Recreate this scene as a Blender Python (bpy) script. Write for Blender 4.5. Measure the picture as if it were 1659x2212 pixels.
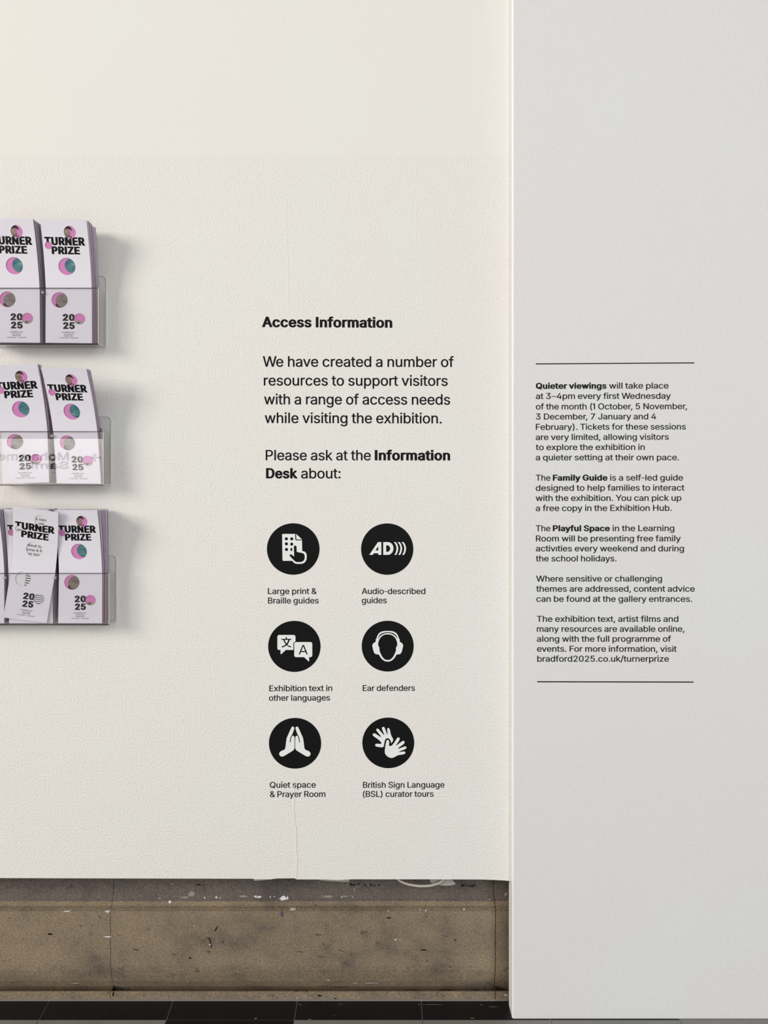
# Gallery wall with leaflet holders, vinyl access information and pictograms
import bpy, bmesh, math, random
from mathutils import Vector
from mathutils.geometry import delaunay_2d_cdt

scene = bpy.context.scene
for o in list(bpy.data.objects):
    bpy.data.objects.remove(o)
rng = random.Random(7)

# ------------------------------------------------------------------ camera
S = 0.0011                 # metres per pixel at the plaster wall
F = 1661.0                 # focal length in pixels
D = F * S                  # camera distance from the plaster wall (y = 0)
CX, HY = 829.5, 1040.0     # principal column, horizon row
ZC = (2160 - HY) * S * (D + 0.045) / D   # eye height: the floor meets the stone at row 2160

cam_d = bpy.data.cameras.new('camera')
cam = bpy.data.objects.new('camera', cam_d)
scene.collection.objects.link(cam)
cam.location = (0, -D, ZC)
cam.rotation_euler = (math.pi / 2, 0, 0)
cam_d.sensor_fit = 'HORIZONTAL'
cam_d.sensor_width = 36.0
cam_d.lens = 36.0 * F / 1659.0
cam_d.shift_y = -(1106 - HY) / 1659.0
cam_d.clip_start = 0.05
scene.camera = cam

# ------------------------------------------------------------------ light and exposure
vs = scene.view_settings
vs.view_transform = 'Standard'
vs.look = 'None'
vs.gamma = 1.0
vs.exposure = 0.0
vs.use_curve_mapping = False

world = bpy.data.worlds.new('world')
scene.world = world
world.use_nodes = True
bg = world.node_tree.nodes['Background']
bg.inputs[0].default_value = (1.0, 0.935, 0.865, 1)
bg.inputs[1].default_value = 0.28


def area(name, loc, target, size, power, color):
    d = bpy.data.lights.new(name, 'AREA')
    d.shape = 'RECTANGLE'
    d.size, d.size_y = size
    d.energy = power
    d.color = color
    o = bpy.data.objects.new(name, d)
    scene.collection.objects.link(o)
    o.location = loc
    o.rotation_euler = (Vector(target) - Vector(loc)).to_track_quat('-Z', 'Y').to_euler()
    return o


area('window_light', (-7.6, -5.2, 4.0), (-0.2, 0, 1.2), (3.4, 3.4), 575, (1.0, 0.955, 0.88))
area('skylight', (1.5, -6.5, 4.6), (0.2, 0, 0.8), (3.0, 2.0), 80, (0.93, 0.96, 1.0))
area('low_cool_fill', (3.2, -5.0, 1.1), (0.3, 0, 0.5), (1.0, 2.0), 95, (0.82, 0.91, 1.0))  # added cool fill for the lower walls
area('sign_fill_light', (-2.6, -3.2, 2.9), (-2.9, -5.0, 1.3), (0.4, 0.4), 230, (1.0, 0.97, 0.93))  # added lamp, brightens the sign board so its reflection shows


# ------------------------------------------------------------------ helpers
def W(px, py, y=0.0):
    """World point at depth y that the photograph shows at pixel (px, py)."""
    k = (D + y) / D
    return Vector(((px - CX) * S * k, y, ZC + (HY - py) * S * k))


def tag(o, label=None, cat=None, group=None, kind=None):
    if label: o['label'] = label
    if cat: o['category'] = cat
    if group: o['group'] = group
    if kind: o['kind'] = kind
    return o


def empty(name, loc, label, cat, group=None):
    o = bpy.data.objects.new(name, None)
    o.empty_display_size = 0.05
    scene.collection.objects.link(o)
    o.location = loc
    return tag(o, label, cat, group)


class MB:
    """Collects geometry in world space and links it as one mesh object."""
    def __init__(self):
        self.v, self.f, self.m, self.smooth = [], [], [], False

    def poly(self, pts, mi=0):
        b = len(self.v)
        self.v += [tuple(p) for p in pts]
        self.f.append(tuple(range(b, b + len(pts))))
        self.m.append(mi)

    def box(self, x0, x1, y0, y1, z0, z1, mi=0):
        b = len(self.v)
        self.v += [(x, y, z) for x in (x0, x1) for y in (y0, y1) for z in (z0, z1)]
        for q in ((0, 1, 3, 2), (4, 6, 7, 5), (0, 4, 5, 1), (2, 3, 7, 6), (0, 2, 6, 4), (1, 5, 7, 3)):
            self.f.append(tuple(b + i for i in q))
            self.m.append(mi)

    def hexa(self, c, mi=0):
        """c: eight corners ordered like box()."""
        b = len(self.v)
        self.v += [tuple(p) for p in c]
        for q in ((0, 1, 3, 2), (4, 6, 7, 5), (0, 4, 5, 1), (2, 3, 7, 6), (0, 2, 6, 4), (1, 5, 7, 3)):
            self.f.append(tuple(b + i for i in q))
            self.m.append(mi)

    def fill(self, tri, fn, h0, h1, mi=0, side_mi=None):
        """A flat region (verts2d, faces) laid on fn(x, y, h), from height h0 (back) to h1 (front)."""
        vs2, fs = tri
        if side_mi is None: side_mi = mi
        b = len(self.v)
        n = len(vs2)
        self.v += [tuple(fn(p[0], p[1], h1)) for p in vs2]
        for f in fs:
            self.f.append(tuple(b + i for i in f))
            self.m.append(mi)
        if h0 is None:
            return
        self.v += [tuple(fn(p[0], p[1], h0)) for p in vs2]
        edges = {}
        for f in fs:
            for i in range(len(f)):
                a, c = f[i], f[(i + 1) % len(f)]
                if (c, a) in edges: edges.pop((c, a))
                else: edges[(a, c)] = 1
        for a, c in edges:
            self.f.append((b + a, b + n + a, b + n + c, b + c))
            self.m.append(side_mi)

    def tube(self, pts, r, seg=10, flat=1.0, mi=0):
        rings = []
        for i, p in enumerate(pts):
            p = Vector(p)
            t = (Vector(pts[min(i + 1, len(pts) - 1)]) - Vector(pts[max(i - 1, 0)])).normalized()
            a = t.cross(Vector((0, 1, 0))).normalized()
            c = t.cross(a).normalized()
            b = len(self.v)
            self.v += [tuple(p + a * (r * math.cos(w)) + c * (r * flat * math.sin(w)))
                       for w in (2 * math.pi * k / seg for k in range(seg))]
            rings.append(b)
        for b0, b1 in zip(rings, rings[1:]):
            for k in range(seg):
                self.f.append((b0 + k, b0 + (k + 1) % seg, b1 + (k + 1) % seg, b1 + k))
                self.m.append(mi)
        for b in (rings[0], rings[-1]):
            self.f.append(tuple(b + k for k in range(seg)))
            self.m.append(mi)

    def build(self, name, mats, parent=None, smooth=False, recalc=False):
        me = bpy.data.meshes.new(name)
        org = parent.matrix_world.translation.copy() if parent else Vector((0, 0, 0))
        if parent:
            org = Vector(parent.location)
            if parent.parent: org = org + Vector(parent.parent.location)
        elif self.v:
            org = Vector((sum(p[0] for p in self.v) / len(self.v), sum(p[1] for p in self.v) / len(self.v),
                          min(p[2] for p in self.v)))
        me.from_pydata([tuple(Vector(p) - org) for p in self.v], [], self.f)
        mats = mats if isinstance(mats, (list, tuple)) else [mats]
        for m in mats: me.materials.append(m)
        me.polygons.foreach_set('material_index', self.m)
        if smooth: me.polygons.foreach_set('use_smooth', [True] * len(self.f))
        if recalc:
            bm = bmesh.new(); bm.from_mesh(me)
            bmesh.ops.recalc_face_normals(bm, faces=bm.faces)
            bm.to_mesh(me); bm.free()
        me.update()
        o = bpy.data.objects.new(name, me)
        scene.collection.objects.link(o)
        if parent: o.parent = parent
        else: o.location = org
        return o


def winding(x, y, contours):
    w = 0
    for c in contours:
        x0, y0 = c[-1]
        for x1, y1 in c:
            if y0 <= y:
                if y1 > y and (x1 - x0) * (y - y0) - (x - x0) * (y1 - y0) > 0: w += 1
            elif y1 <= y and (x1 - x0) * (y - y0) - (x - x0) * (y1 - y0) < 0: w -= 1
            x0, y0 = x1, y1
    return w


def region(layers, rows=()):
    """Triangulate a flat region. layers: (op, contours) with op '+', '-' or '&', applied in order.
    rows: horizontal cut lines (x0, x1, y) that give the sheet vertices to bend along."""
    verts, edges = [], []
    for op, cs in layers:
        for c in cs:
            b = len(verts)
            verts += [Vector(p) for p in c]
            edges += [(b + i, b + (i + 1) % len(c)) for i in range(len(c))]
    for x0, x1, y in rows:
        b = len(verts)
        verts += [Vector((x0, y)), Vector((x1, y))]
        edges.append((b, b + 1))
    vo, eo, fo, _, _, _ = delaunay_2d_cdt(verts, edges, [], 0, 1e-7)
    boxes = [(op, cs, min(p[0] for c in cs for p in c), max(p[0] for c in cs for p in c),
              min(p[1] for c in cs for p in c), max(p[1] for c in cs for p in c)) for op, cs in layers]
    keep = []
    for f in fo:
        x = sum(vo[i][0] for i in f) / 3
        y = sum(vo[i][1] for i in f) / 3
        val = False
        for op, cs, xa, xb, ya, yb in boxes:
            ins = xa < x < xb and ya < y < yb and winding(x, y, cs) != 0
            if op == '+': val = val or ins
            elif op == '-': val = val and not ins
            else: val = val and ins
        if val: keep.append(tuple(f))
    used = sorted({i for f in keep for i in f})
    re = {i: k for k, i in enumerate(used)}
    return [tuple(vo[i]) for i in used], [tuple(re[i] for i in f) for f in keep]


def circle(cx, cy, rx, ry=None, n=48):
    ry = rx if ry is None else ry
    return [(cx + rx * math.cos(2 * math.pi * i / n), cy + ry * math.sin(2 * math.pi * i / n)) for i in range(n)]


def rrect(x0, y0, x1, y1, r, n=6):
    pts = []
    for cx, cy, a in ((x1 - r, y0 + r, -90), (x1 - r, y1 - r, 0), (x0 + r, y1 - r, 90), (x0 + r, y0 + r, 180)):
        for i in range(n + 1):
            w = math.radians(a + 90 * i / n)
            pts.append((cx + r * math.cos(w), cy + r * math.sin(w)))
    return pts


def smooth(pts, it=2):
    """Corner-cutting that keeps an outline close to its points."""
    for _ in range(it):
        q = []
        for i, (x, y) in enumerate(pts):
            x1, y1 = pts[(i + 1) % len(pts)]
            q += [(x * .8 + x1 * .2, y * .8 + y1 * .2), (x * .2 + x1 * .8, y * .2 + y1 * .8)]
        pts = q
    return pts


# ------------------------------------------------------------------ lettering (grotesque outlines, units 1/1000)
GLYPHS = {
    '&': (448, '150,-2 110,12 78,34 54,62 39,96 34,133 37,163 48,190 63,213 85,235 140,279 216,335 237,352 246,363 254,375 260,389 262,405 258,427 246,445 226,457 201,461 184,459 168,453 155,444 145,431 139,416 137,399 139,381 145,363 155,346 169,327 204,284 438,0 364,0 171,232 121,293 102,319 87,344 78,370 76,398 79,430 91,458 109,481 134,499 165,510 200,514 235,510 266,499 290,482 308,459 320,433 324,404 322,382 315,362 305,342 291,325 275,308 256,293 154,218 128,195 110,174 100,154 97,131 100,108 109,87 124,70 143,57 166,49 193,46 223,50 251,59 278,75 301,95 321,121 336,151 346,186 349,224 408,224 405,180 397,144 385,115 371,92 345,62 333,47 305,23 271,7 234,-3 197,-7'),
    '(': (273, '92,264 100,324 114,384 132,441 153,494 176,539 236,539 212,485 191,428 174,370 162,313 154,258 151,207 153,161 160,114 172,67 188,16 209,-38 236,-96 176,-96 139,-21 111,55 95,131 89,207'),
    ')': (273, '64,-37 86,18 102,69 113,116 120,162 122,207 119,258 112,313 99,370 82,428 62,485 37,539 97,539 121,494 142,441 159,384 173,324 181,264 184,207 178,130 162,53 134,-22 97,-96 37,-96'),
    ',': (188, '68,71 137,71 84,-120 38,-120'),
    '-': (290, '262,192 32,192 32,246 262,246'),
    '.': (188, '78,-1 63,9 53,24 50,41 53,59 63,73 78,83 95,87 113,83 128,73 138,59 141,41 138,24 128,9 113,-1 95,-4'),
    '/': (249, '71,-76 14,-76 178,533 235,533'),
    '0': (453, '191,-3 159,7 130,24 105,48 85,77 69,113 53,178 48,254 53,330 69,395 85,431 106,461 130,484 159,502 191,512 227,516 262,512 295,502 323,484 348,461 368,431 384,395 400,330 405,254 400,178 384,113 368,77 348,48 323,24 295,7 263,-3 227,-7|250,52 271,60 290,74 313,103 330,144 340,194 344,254 340,314 330,365 313,405 290,435 271,449 250,457 227,460 203,457 182,449 163,435 140,405 123,365 113,314 109,254 113,194 123,144 140,103 163,74 182,60 203,52 227,50'),
    '1': (250, '118,0 118,436 20,372 20,440 130,509 184,509 184,0'),
    '2': (453, '64,48 234,229 282,282 299,305 311,327 318,348 320,372 317,397 308,419 293,436 273,449 250,457 224,460 196,456 172,447 153,433 139,414 130,390 127,362 66,362 71,405 86,442 111,473 143,496 182,511 225,516 268,511 306,497 337,474 361,445 376,411 381,372 378,345 371,318 357,290 336,259 306,223 267,180 153,60 153,57 389,57 389,0 64,0'),
    '3': (453, '173,-3 133,10 98,30 70,57 52,92 44,132 109,132 115,108 126,87 144,71 165,59 190,52 218,50 248,53 275,61 297,74 315,93 325,116 329,145 326,172 316,196 299,217 275,234 242,244 201,248 157,248 157,299 288,448 288,452 70,452 70,509 372,509 372,461 211,278 211,289 247,290 279,286 308,276 344,253 371,222 387,186 393,145 387,103 370,66 344,36 309,12 266,-2 218,-7'),
    '4': (453, '40,158 247,509 311,509 109,166 109,162 413,162 413,106 40,106|282,121 282,146 282,318 343,318 343,0 282,0'),
    '5': (453, '178,-2 140,11 108,32 83,60 66,93 60,130 122,130 127,108 138,89 154,73 173,60 196,52 221,50 250,53 276,64 298,82 314,104 324,131 328,162 324,193 314,221 297,244 275,262 248,273 218,277 192,275 168,268 145,258 128,246 67,253 96,509 366,509 366,452 151,452 134,302 136,302 155,315 178,325 203,331 229,334 263,330 294,321 321,306 345,285 364,260 379,231 388,199 391,163 385,117 369,76 343,41 309,15 268,-1 221,-7'),
    '6': (453, '182,-1 142,15 109,40 84,74 69,115 64,162 68,199 80,239 102,285 137,340 252,509 322,509 151,261 145,261 154,275 165,288 179,299 196,307 214,312 235,314 278,309 316,295 346,271 370,240 384,201 389,157 384,112 368,73 343,40 310,14 271,-2 226,-7|254,52 279,63 299,79 314,101 324,128 327,157 324,187 314,213 299,235 279,252 254,262 226,265 198,262 174,252 153,235 138,214 128,188 125,158 128,128 138,102 153,79 174,63 198,52 226,48'),
    '7': (453, '323,448 323,452 62,452 62,509 391,509 391,449 165,0 97,0'),
    ':': (188, '78,-1 63,9 53,24 50,41 53,59 63,73 78,83 95,87 113,83 128,73 138,59 141,41 138,24 128,9 113,-1 95,-4|78,274 63,284 53,299 50,316 53,334 63,349 78,359 95,362 113,359 128,349 138,334 141,316 138,299 128,284 113,274 95,271'),
    'A': (480, '201,509 276,509 463,0 395,0 287,302 264,372 232,478 245,478 213,371 190,302 85,0 16,0|110,199 370,199 370,142 110,142'),
    'B': (456, '60,509 241,509 289,504 329,491 359,469 381,442 394,410 398,374 395,344 387,320 373,301 356,286 336,275 315,267 315,262 339,257 363,246 385,227 402,203 414,173 418,136 413,100 400,67 377,39 344,18 301,4 246,0 60,0|245,57 281,60 309,67 330,80 344,96 353,115 355,137 352,161 342,184 327,203 306,218 279,228 248,231 125,231 125,57|238,285 265,288 288,296 308,309 323,326 333,348 336,372 333,393 326,412 313,429 294,442 270,449 240,452 125,452 125,285'),
    'C': (510, '225,-3 186,7 150,25 119,49 92,79 70,115 53,157 44,203 40,254 44,305 53,352 70,393 92,429 119,459 150,484 186,501 225,512 267,516 305,513 340,504 373,490 402,471 427,447 448,418 463,385 473,348 408,348 401,373 389,394 375,413 357,428 337,440 315,449 292,454 267,456 223,450 184,432 161,414 141,391 125,364 109,314 103,254 109,194 125,145 141,117 161,94 184,76 223,59 267,53 292,55 315,60 337,69 357,81 375,96 389,114 401,136 408,160 473,160 463,124 448,91 428,62 402,38 373,19 341,5 305,-4 267,-7'),
    'D': (502, '96,0 96,57 215,57 254,60 288,68 318,81 343,99 363,122 379,149 394,198 399,255 394,312 379,360 364,388 344,410 320,428 291,441 258,449 221,452 93,452 93,509 225,509 273,505 315,495 352,478 385,455 412,426 433,391 449,351 458,306 462,255 458,205 449,159 433,119 412,83 384,54 351,31 312,14 268,3 219,0|125,0 60,0 60,509 125,509'),
    'E': (419, '60,509 372,509 372,452 125,452 125,286 355,286 355,229 125,229 125,57 375,57 375,0 60,0'),
    'F': (410, '60,509 369,509 369,452 125,452 125,278 346,278 346,221 125,221 125,0 60,0'),
    'G': (520, '225,-3 185,7 149,25 118,49 91,79 69,116 53,157 44,203 40,254 44,305 53,352 69,393 91,429 117,459 149,484 184,501 223,512 265,516 304,513 340,504 374,489 403,469 429,445 449,416 465,384 474,349 408,349 399,372 387,393 373,411 356,427 337,439 315,448 291,454 265,456 222,450 183,432 160,414 141,392 125,364 109,314 103,254 109,194 125,145 141,117 161,95 184,76 224,59 269,53 309,57 345,71 374,93 396,123 410,160 415,202 434,199 283,199 283,256 478,256 478,200 475,160 466,124 451,91 430,62 406,38 377,19 344,5 308,-4 269,-7'),
    'H': (517, '60,509 125,509 125,289 392,289 392,509 457,509 457,0 392,0 392,232 125,232 125,0 60,0'),
    'I': (196, '65,0 65,509 131,509 131,0'),
    'J': (396, '143,-2 106,11 76,33 52,63 38,100 33,145 33,173 98,173 98,145 100,117 108,93 122,74 139,61 160,53 185,50 209,53 230,61 248,74 261,93 269,117 272,145 272,509 336,509 336,145 332,100 318,63 294,33 263,11 227,-2 185,-7'),
    'L': (393, '60,509 125,509 125,57 361,57 361,0 60,0'),
    'M': (628, '60,509 152,509 277,187 287,159 299,123 311,84 322,49 307,49 318,83 330,121 342,158 352,187 476,509 568,509 568,0 504,0 504,291 504,327 505,369 506,413 507,457 513,457 498,409 482,363 467,322 456,291 342,0 286,0 170,291 159,321 145,361 129,408 112,457 119,457 120,416 121,372 122,328 122,291 122,0 60,0'),
    'N': (523, '60,509 136,509 343,183 363,151 388,107 414,55 405,54 401,108 399,157 399,195 399,509 463,509 463,0 387,0 202,290 177,331 148,381 108,452 119,454 122,384 124,328 125,291 125,0 60,0'),
    'O': (533, '225,-3 186,7 150,25 119,49 92,79 70,115 53,157 44,203 40,254 44,305 53,352 70,393 92,429 119,459 150,484 186,501 225,512 267,516 309,512 348,501 384,484 415,459 442,429 464,393 480,352 490,305 493,254 490,203 480,157 464,115 442,79 415,49 384,25 348,7 309,-3 267,-7|310,59 349,76 372,94 392,116 408,144 425,194 430,254 425,314 408,365 392,392 372,415 349,433 310,450 267,456 223,450 184,433 161,415 142,392 125,364 109,314 103,254 109,194 125,144 142,117 161,94 184,76 223,59 267,53'),
    'P': (445, '60,509 235,509 289,503 332,487 366,462 390,430 404,391 409,348 404,304 390,265 366,233 332,207 289,191 235,186 109,186 109,242 232,242 269,246 297,256 318,272 333,294 342,319 344,348 342,376 333,402 318,423 297,438 268,449 232,452 125,452 125,0 60,0'),
    'Q': (533, '313,159 369,85 384,65 468,-48 401,-48 346,27 331,46 245,159|225,-3 186,7 150,25 119,49 92,79 70,115 53,157 44,203 40,254 44,305 53,352 70,393 92,429 119,459 150,484 186,501 225,512 267,516 309,512 348,501 384,484 415,459 442,429 464,393 480,352 490,305 493,254 490,203 480,157 464,115 442,79 415,49 384,25 348,7 309,-3 267,-7|310,59 349,76 372,94 392,116 408,144 425,194 430,254 425,314 408,365 392,392 372,415 349,433 310,450 267,456 223,450 184,433 161,415 142,392 125,364 109,314 103,254 109,194 125,144 142,117 161,94 184,76 223,59 267,53'),
    'R': (449, '60,509 236,509 290,504 333,489 367,465 390,433 405,395 409,352 405,309 390,271 367,240 333,217 289,203 236,198 96,198 96,255 234,255 269,258 298,267 319,281 334,300 342,324 345,352 342,380 334,405 319,425 298,440 269,449 233,452 125,452 125,0 60,0|230,229 303,229 428,0 353,0'),
    'S': (447, '172,-4 128,9 91,31 64,60 46,96 38,137 104,137 110,110 123,88 142,71 166,59 194,52 224,49 257,52 286,60 311,74 330,92 342,114 346,139 342,161 332,179 316,193 296,204 272,214 245,222 184,239 145,253 112,269 86,289 67,313 56,341 52,372 58,413 75,448 102,476 138,498 180,511 227,516 275,511 316,498 351,476 377,449 394,415 401,378 337,378 332,402 320,421 302,437 267,453 225,458 194,456 167,448 145,435 129,418 118,398 115,376 119,352 131,334 148,319 169,308 212,293 264,279 312,264 336,252 359,238 379,220 394,198 405,171 408,139 403,99 386,64 360,34 323,11 278,-4 224,-9'),
    'T': (449, '32,509 417,509 417,452 257,452 257,0 193,0 193,452 32,452'),
    'U': (517, '220,-6 186,2 154,15 126,33 103,55 85,80 71,108 63,140 60,173 60,509 124,509 124,178 128,144 141,113 160,87 187,68 220,56 259,52 298,56 331,68 357,87 377,113 389,144 393,178 393,509 457,509 457,173 454,140 446,108 433,80 414,55 391,33 363,15 332,2 297,-6 259,-8'),
    'W': (686, '16,509 82,509 163,196 176,145 187,94 197,40 189,40 200,94 211,145 224,196 306,509 380,509 462,196 474,145 486,94 497,40 488,40 499,94 510,145 523,196 603,509 670,509 530,0 455,0 368,323 351,391 336,475 350,475 335,395 318,323 230,0 155,0'),
    'Y': (472, '204,208 16,509 91,509 192,344 222,292 236,264 250,230 224,230 238,265 251,293 280,344 381,509 455,509 268,208 268,0 204,0'),
    'Z': (438, '42,46 274,385 306,430 341,476 348,454 285,452 223,452 40,452 40,509 397,509 397,462 169,129 134,81 97,33 90,54 152,56 214,57 400,57 400,0 42,0'),
    'a': (389, '126,-5 94,5 68,22 48,45 35,73 30,108 34,138 43,161 58,179 78,193 100,203 125,211 178,220 234,227 252,230 265,235 273,243 276,255 276,257 273,278 267,297 255,311 240,322 220,329 196,331 171,329 149,322 132,313 118,301 107,288 100,274 41,291 57,322 78,346 104,364 133,375 163,382 194,384 215,383 239,379 263,372 286,360 306,343 322,320 333,290 337,251 337,0 276,0 276,52 272,52 264,38 252,25 236,12 215,1 190,-6 160,-8|202,49 228,59 248,74 263,93 272,115 276,138 276,190 270,186 260,182 231,176 200,171 176,168 154,164 134,159 117,150 103,139 95,124 92,105 94,87 102,72 114,61 130,52 149,47 170,45'),
    'b': (424, '198,-5 172,4 153,17 138,31 118,59 112,59 112,0 53,0 53,509 114,509 114,319 118,319 137,346 152,360 171,373 197,381 229,384 259,382 287,374 313,360 345,332 370,293 385,245 390,189 385,133 370,84 346,45 313,16 288,3 260,-6 229,-8|253,51 279,66 301,88 316,117 325,151 328,190 325,227 316,261 301,290 280,311 253,325 220,330 188,325 161,312 140,291 125,263 116,229 113,190 116,150 125,115 140,86 162,65 188,51 220,47'),
    'c': (396, '174,-5 144,3 117,16 93,35 72,58 56,85 40,133 34,187 40,243 56,291 72,318 93,341 117,360 144,373 174,382 207,384 234,383 260,377 284,368 305,356 324,341 340,322 353,301 362,277 303,262 298,276 290,289 281,301 270,311 257,319 242,325 226,329 207,330 173,325 145,310 124,287 108,258 99,224 96,187 99,151 108,117 124,89 145,66 173,51 207,46 226,48 243,52 258,58 271,66 282,76 292,89 299,102 304,117 363,102 354,78 341,56 325,37 306,21 285,9 261,-1 235,-6 207,-8'),
    'd': (424, '165,-6 137,3 112,16 79,45 55,84 39,133 34,189 39,245 55,293 79,332 112,360 137,374 165,382 196,384 228,381 253,373 273,360 287,346 306,319 311,319 311,509 372,509 372,0 313,0 313,59 307,59 287,31 272,17 252,4 227,-5 195,-8|236,51 263,65 284,86 299,115 309,150 312,190 309,229 300,263 284,291 263,312 237,325 204,330 172,325 145,311 124,290 108,261 99,227 96,190 99,151 109,117 124,88 145,66 172,51 204,47'),
    'e': (404, '177,-5 145,3 117,16 92,35 72,58 56,85 40,132 34,187 39,242 55,290 71,317 91,340 115,359 142,373 172,382 205,384 236,382 266,374 294,361 319,341 341,315 357,282 368,242 371,194 371,169 75,169 75,221 338,221 310,202 307,238 298,268 283,294 262,314 237,326 205,330 173,326 146,313 125,294 109,270 99,241 96,211 96,178 100,139 110,106 128,80 151,62 179,50 212,46 234,48 254,53 271,61 285,73 297,88 306,106 365,91 353,63 335,39 311,19 282,4 249,-5 212,-8'),
    'f': (254, '228,327 6,327 6,379 228,379|81,432 84,461 96,486 113,505 135,519 161,527 187,530 207,529 222,527 243,521 227,468 215,472 195,474 171,470 154,460 145,443 142,419 142,0 81,0'),
    'g': (425, '168,-148 134,-140 105,-127 82,-110 64,-91 50,-69 101,-41 122,-66 136,-78 154,-88 178,-95 207,-97 236,-95 261,-87 282,-75 298,-58 308,-34 311,-6 311,68 306,68 287,42 272,28 252,16 227,8 195,5 151,10 113,27 80,53 55,90 39,136 34,191 39,246 55,293 80,332 112,360 138,374 166,382 196,384 228,382 254,373 273,360 288,346 308,319 313,319 313,379 372,379 372,-9 370,-40 363,-67 350,-90 324,-117 290,-136 251,-147 207,-151|237,63 264,75 285,95 300,121 309,154 312,193 309,231 300,264 285,291 264,312 237,325 205,330 172,325 145,312 124,290 109,262 99,229 96,193 99,155 109,123 124,96 145,76 172,63 205,59'),
    'h': (410, '114,0 53,0 53,509 114,509 114,288 102,288 116,319 132,344 152,362 187,379 227,384 264,380 295,369 321,349 341,321 353,285 357,240 357,0 296,0 296,235 293,263 286,286 273,304 256,318 235,326 210,329 184,326 161,317 141,303 126,283 117,257 114,227'),
    'i': (167, '53,379 114,379 114,0 53,0|67,446 54,455 44,468 41,483 44,499 54,512 67,521 84,524 100,521 114,512 123,499 126,483 123,468 114,455 100,446 84,443'),
    'k': (381, '110,212 120,212 284,379 360,379 184,199 177,199 110,137|53,509 114,509 114,0 53,0|148,186 191,229 372,0 294,0'),
    'l': (180, '58,0 58,509 122,509 122,0'),
    'm': (610, '53,379 112,379 112,295 108,295 118,323 132,346 151,364 172,376 195,384 219,386 245,383 268,375 287,361 309,331 321,295 312,295 322,321 337,343 357,361 381,375 407,383 437,386 468,383 497,372 522,354 541,328 553,296 557,255 557,0 496,0 496,254 493,279 485,298 472,313 447,326 419,330 395,328 374,320 358,307 345,290 338,270 335,247 335,0 274,0 274,260 269,289 253,311 229,326 199,330 178,328 158,320 140,307 126,289 117,266 114,238 114,0 53,0'),
    'n': (410, '114,0 53,0 53,379 112,379 112,288 102,288 116,319 132,344 152,362 187,379 227,384 264,380 295,369 321,349 341,321 353,285 357,240 357,0 296,0 296,235 293,263 286,286 273,304 256,318 235,326 210,329 184,326 161,317 141,303 126,283 117,257 114,227'),
    'o': (415, '174,-5 144,3 117,16 93,35 72,58 56,85 40,133 34,187 40,243 56,291 72,318 93,341 117,360 144,373 174,382 207,384 241,382 271,373 299,360 323,341 343,318 359,291 376,243 381,187 376,133 359,85 343,58 323,35 299,16 271,3 241,-5 207,-8|242,51 270,66 292,89 307,117 316,151 319,187 316,224 307,258 292,287 270,310 242,325 207,330 173,325 145,310 124,287 108,258 99,224 96,187 99,151 108,117 124,89 145,66 173,51 207,46'),
    'p': (424, '53,379 112,379 112,319 118,319 137,346 152,360 171,373 197,381 229,384 259,382 287,374 313,360 345,332 370,293 385,245 390,189 385,133 370,84 346,45 313,16 288,3 260,-6 229,-8 198,-5 173,4 153,17 138,31 118,59 114,59 114,-143 53,-143|253,51 279,66 301,88 316,117 325,151 328,190 325,227 316,261 301,290 280,311 253,325 220,330 188,325 161,312 140,291 125,263 116,229 113,190 116,150 125,115 140,86 162,65 188,51 220,47'),
    'q': (424, '311,-143 311,59 306,59 287,31 272,17 252,4 227,-5 195,-8 165,-6 137,3 112,16 79,45 55,84 39,133 34,189 39,245 55,293 79,332 112,360 137,374 165,382 196,384 228,381 253,373 273,360 287,346 307,319 313,319 313,379 372,379 372,-143|236,51 263,65 284,86 299,115 309,150 312,190 309,229 300,263 284,291 263,312 237,325 204,330 172,325 145,311 124,290 108,261 99,227 96,190 99,151 109,117 124,88 145,66 172,51 204,47'),
    'r': (259, '53,379 112,379 112,321 115,321 130,347 152,367 181,380 213,385 229,384 243,384 243,322 230,324 207,326 182,323 159,315 140,301 126,284 117,262 114,237 114,0 53,0'),
    's': (365, '145,-5 112,3 84,18 62,38 45,63 36,94 94,106 105,79 124,60 150,49 181,45 217,50 244,62 262,81 268,103 264,121 254,136 237,147 212,155 149,170 104,186 72,208 58,227 50,249 47,274 51,305 65,332 87,354 115,370 149,381 187,384 223,381 254,372 279,358 299,339 314,316 324,290 268,277 258,298 243,316 220,328 187,332 156,329 131,317 114,299 109,277 112,258 124,243 144,232 172,223 229,209 275,194 306,171 320,153 328,131 331,106 326,75 312,47 290,24 260,6 223,-5 182,-8'),
    't': (227, '204,327 6,327 6,379 204,379|126,471 126,98 128,76 136,61 150,53 170,50 185,51 202,54 213,2 192,-3 168,-4 138,-1 113,7 92,21 77,41 68,64 65,93 65,471'),
    'u': (410, '146,-1 115,11 89,31 69,59 57,95 53,139 53,379 114,379 114,144 116,117 124,94 137,75 154,61 175,53 200,50 226,53 249,62 268,77 283,97 293,122 296,153 296,379 357,379 357,0 298,0 298,92 307,92 294,60 277,35 257,17 222,0 182,-5'),
    'v': (389, '17,379 84,379 165,155 177,121 187,87 206,21 184,21 203,87 224,155 305,379 372,379 226,0 162,0'),
    'w': (567, '22,379 87,379 134,214 154,137 175,41 165,41 186,135 206,214 252,379 316,379 362,214 382,136 402,41 391,41 413,135 434,214 480,379 545,379 430,0 368,0 319,172 304,225 290,280 276,338 290,338 277,280 262,225 248,172 199,0 138,0'),
    'x': (379, '171,218 171,171 29,379 100,379 148,306 179,253 207,206 176,206 202,253 216,279 233,306 282,379 352,379 209,169 209,214 358,0 287,0 231,85 200,136 173,182 204,182 178,136 165,112 148,85 92,0 21,0'),
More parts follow.
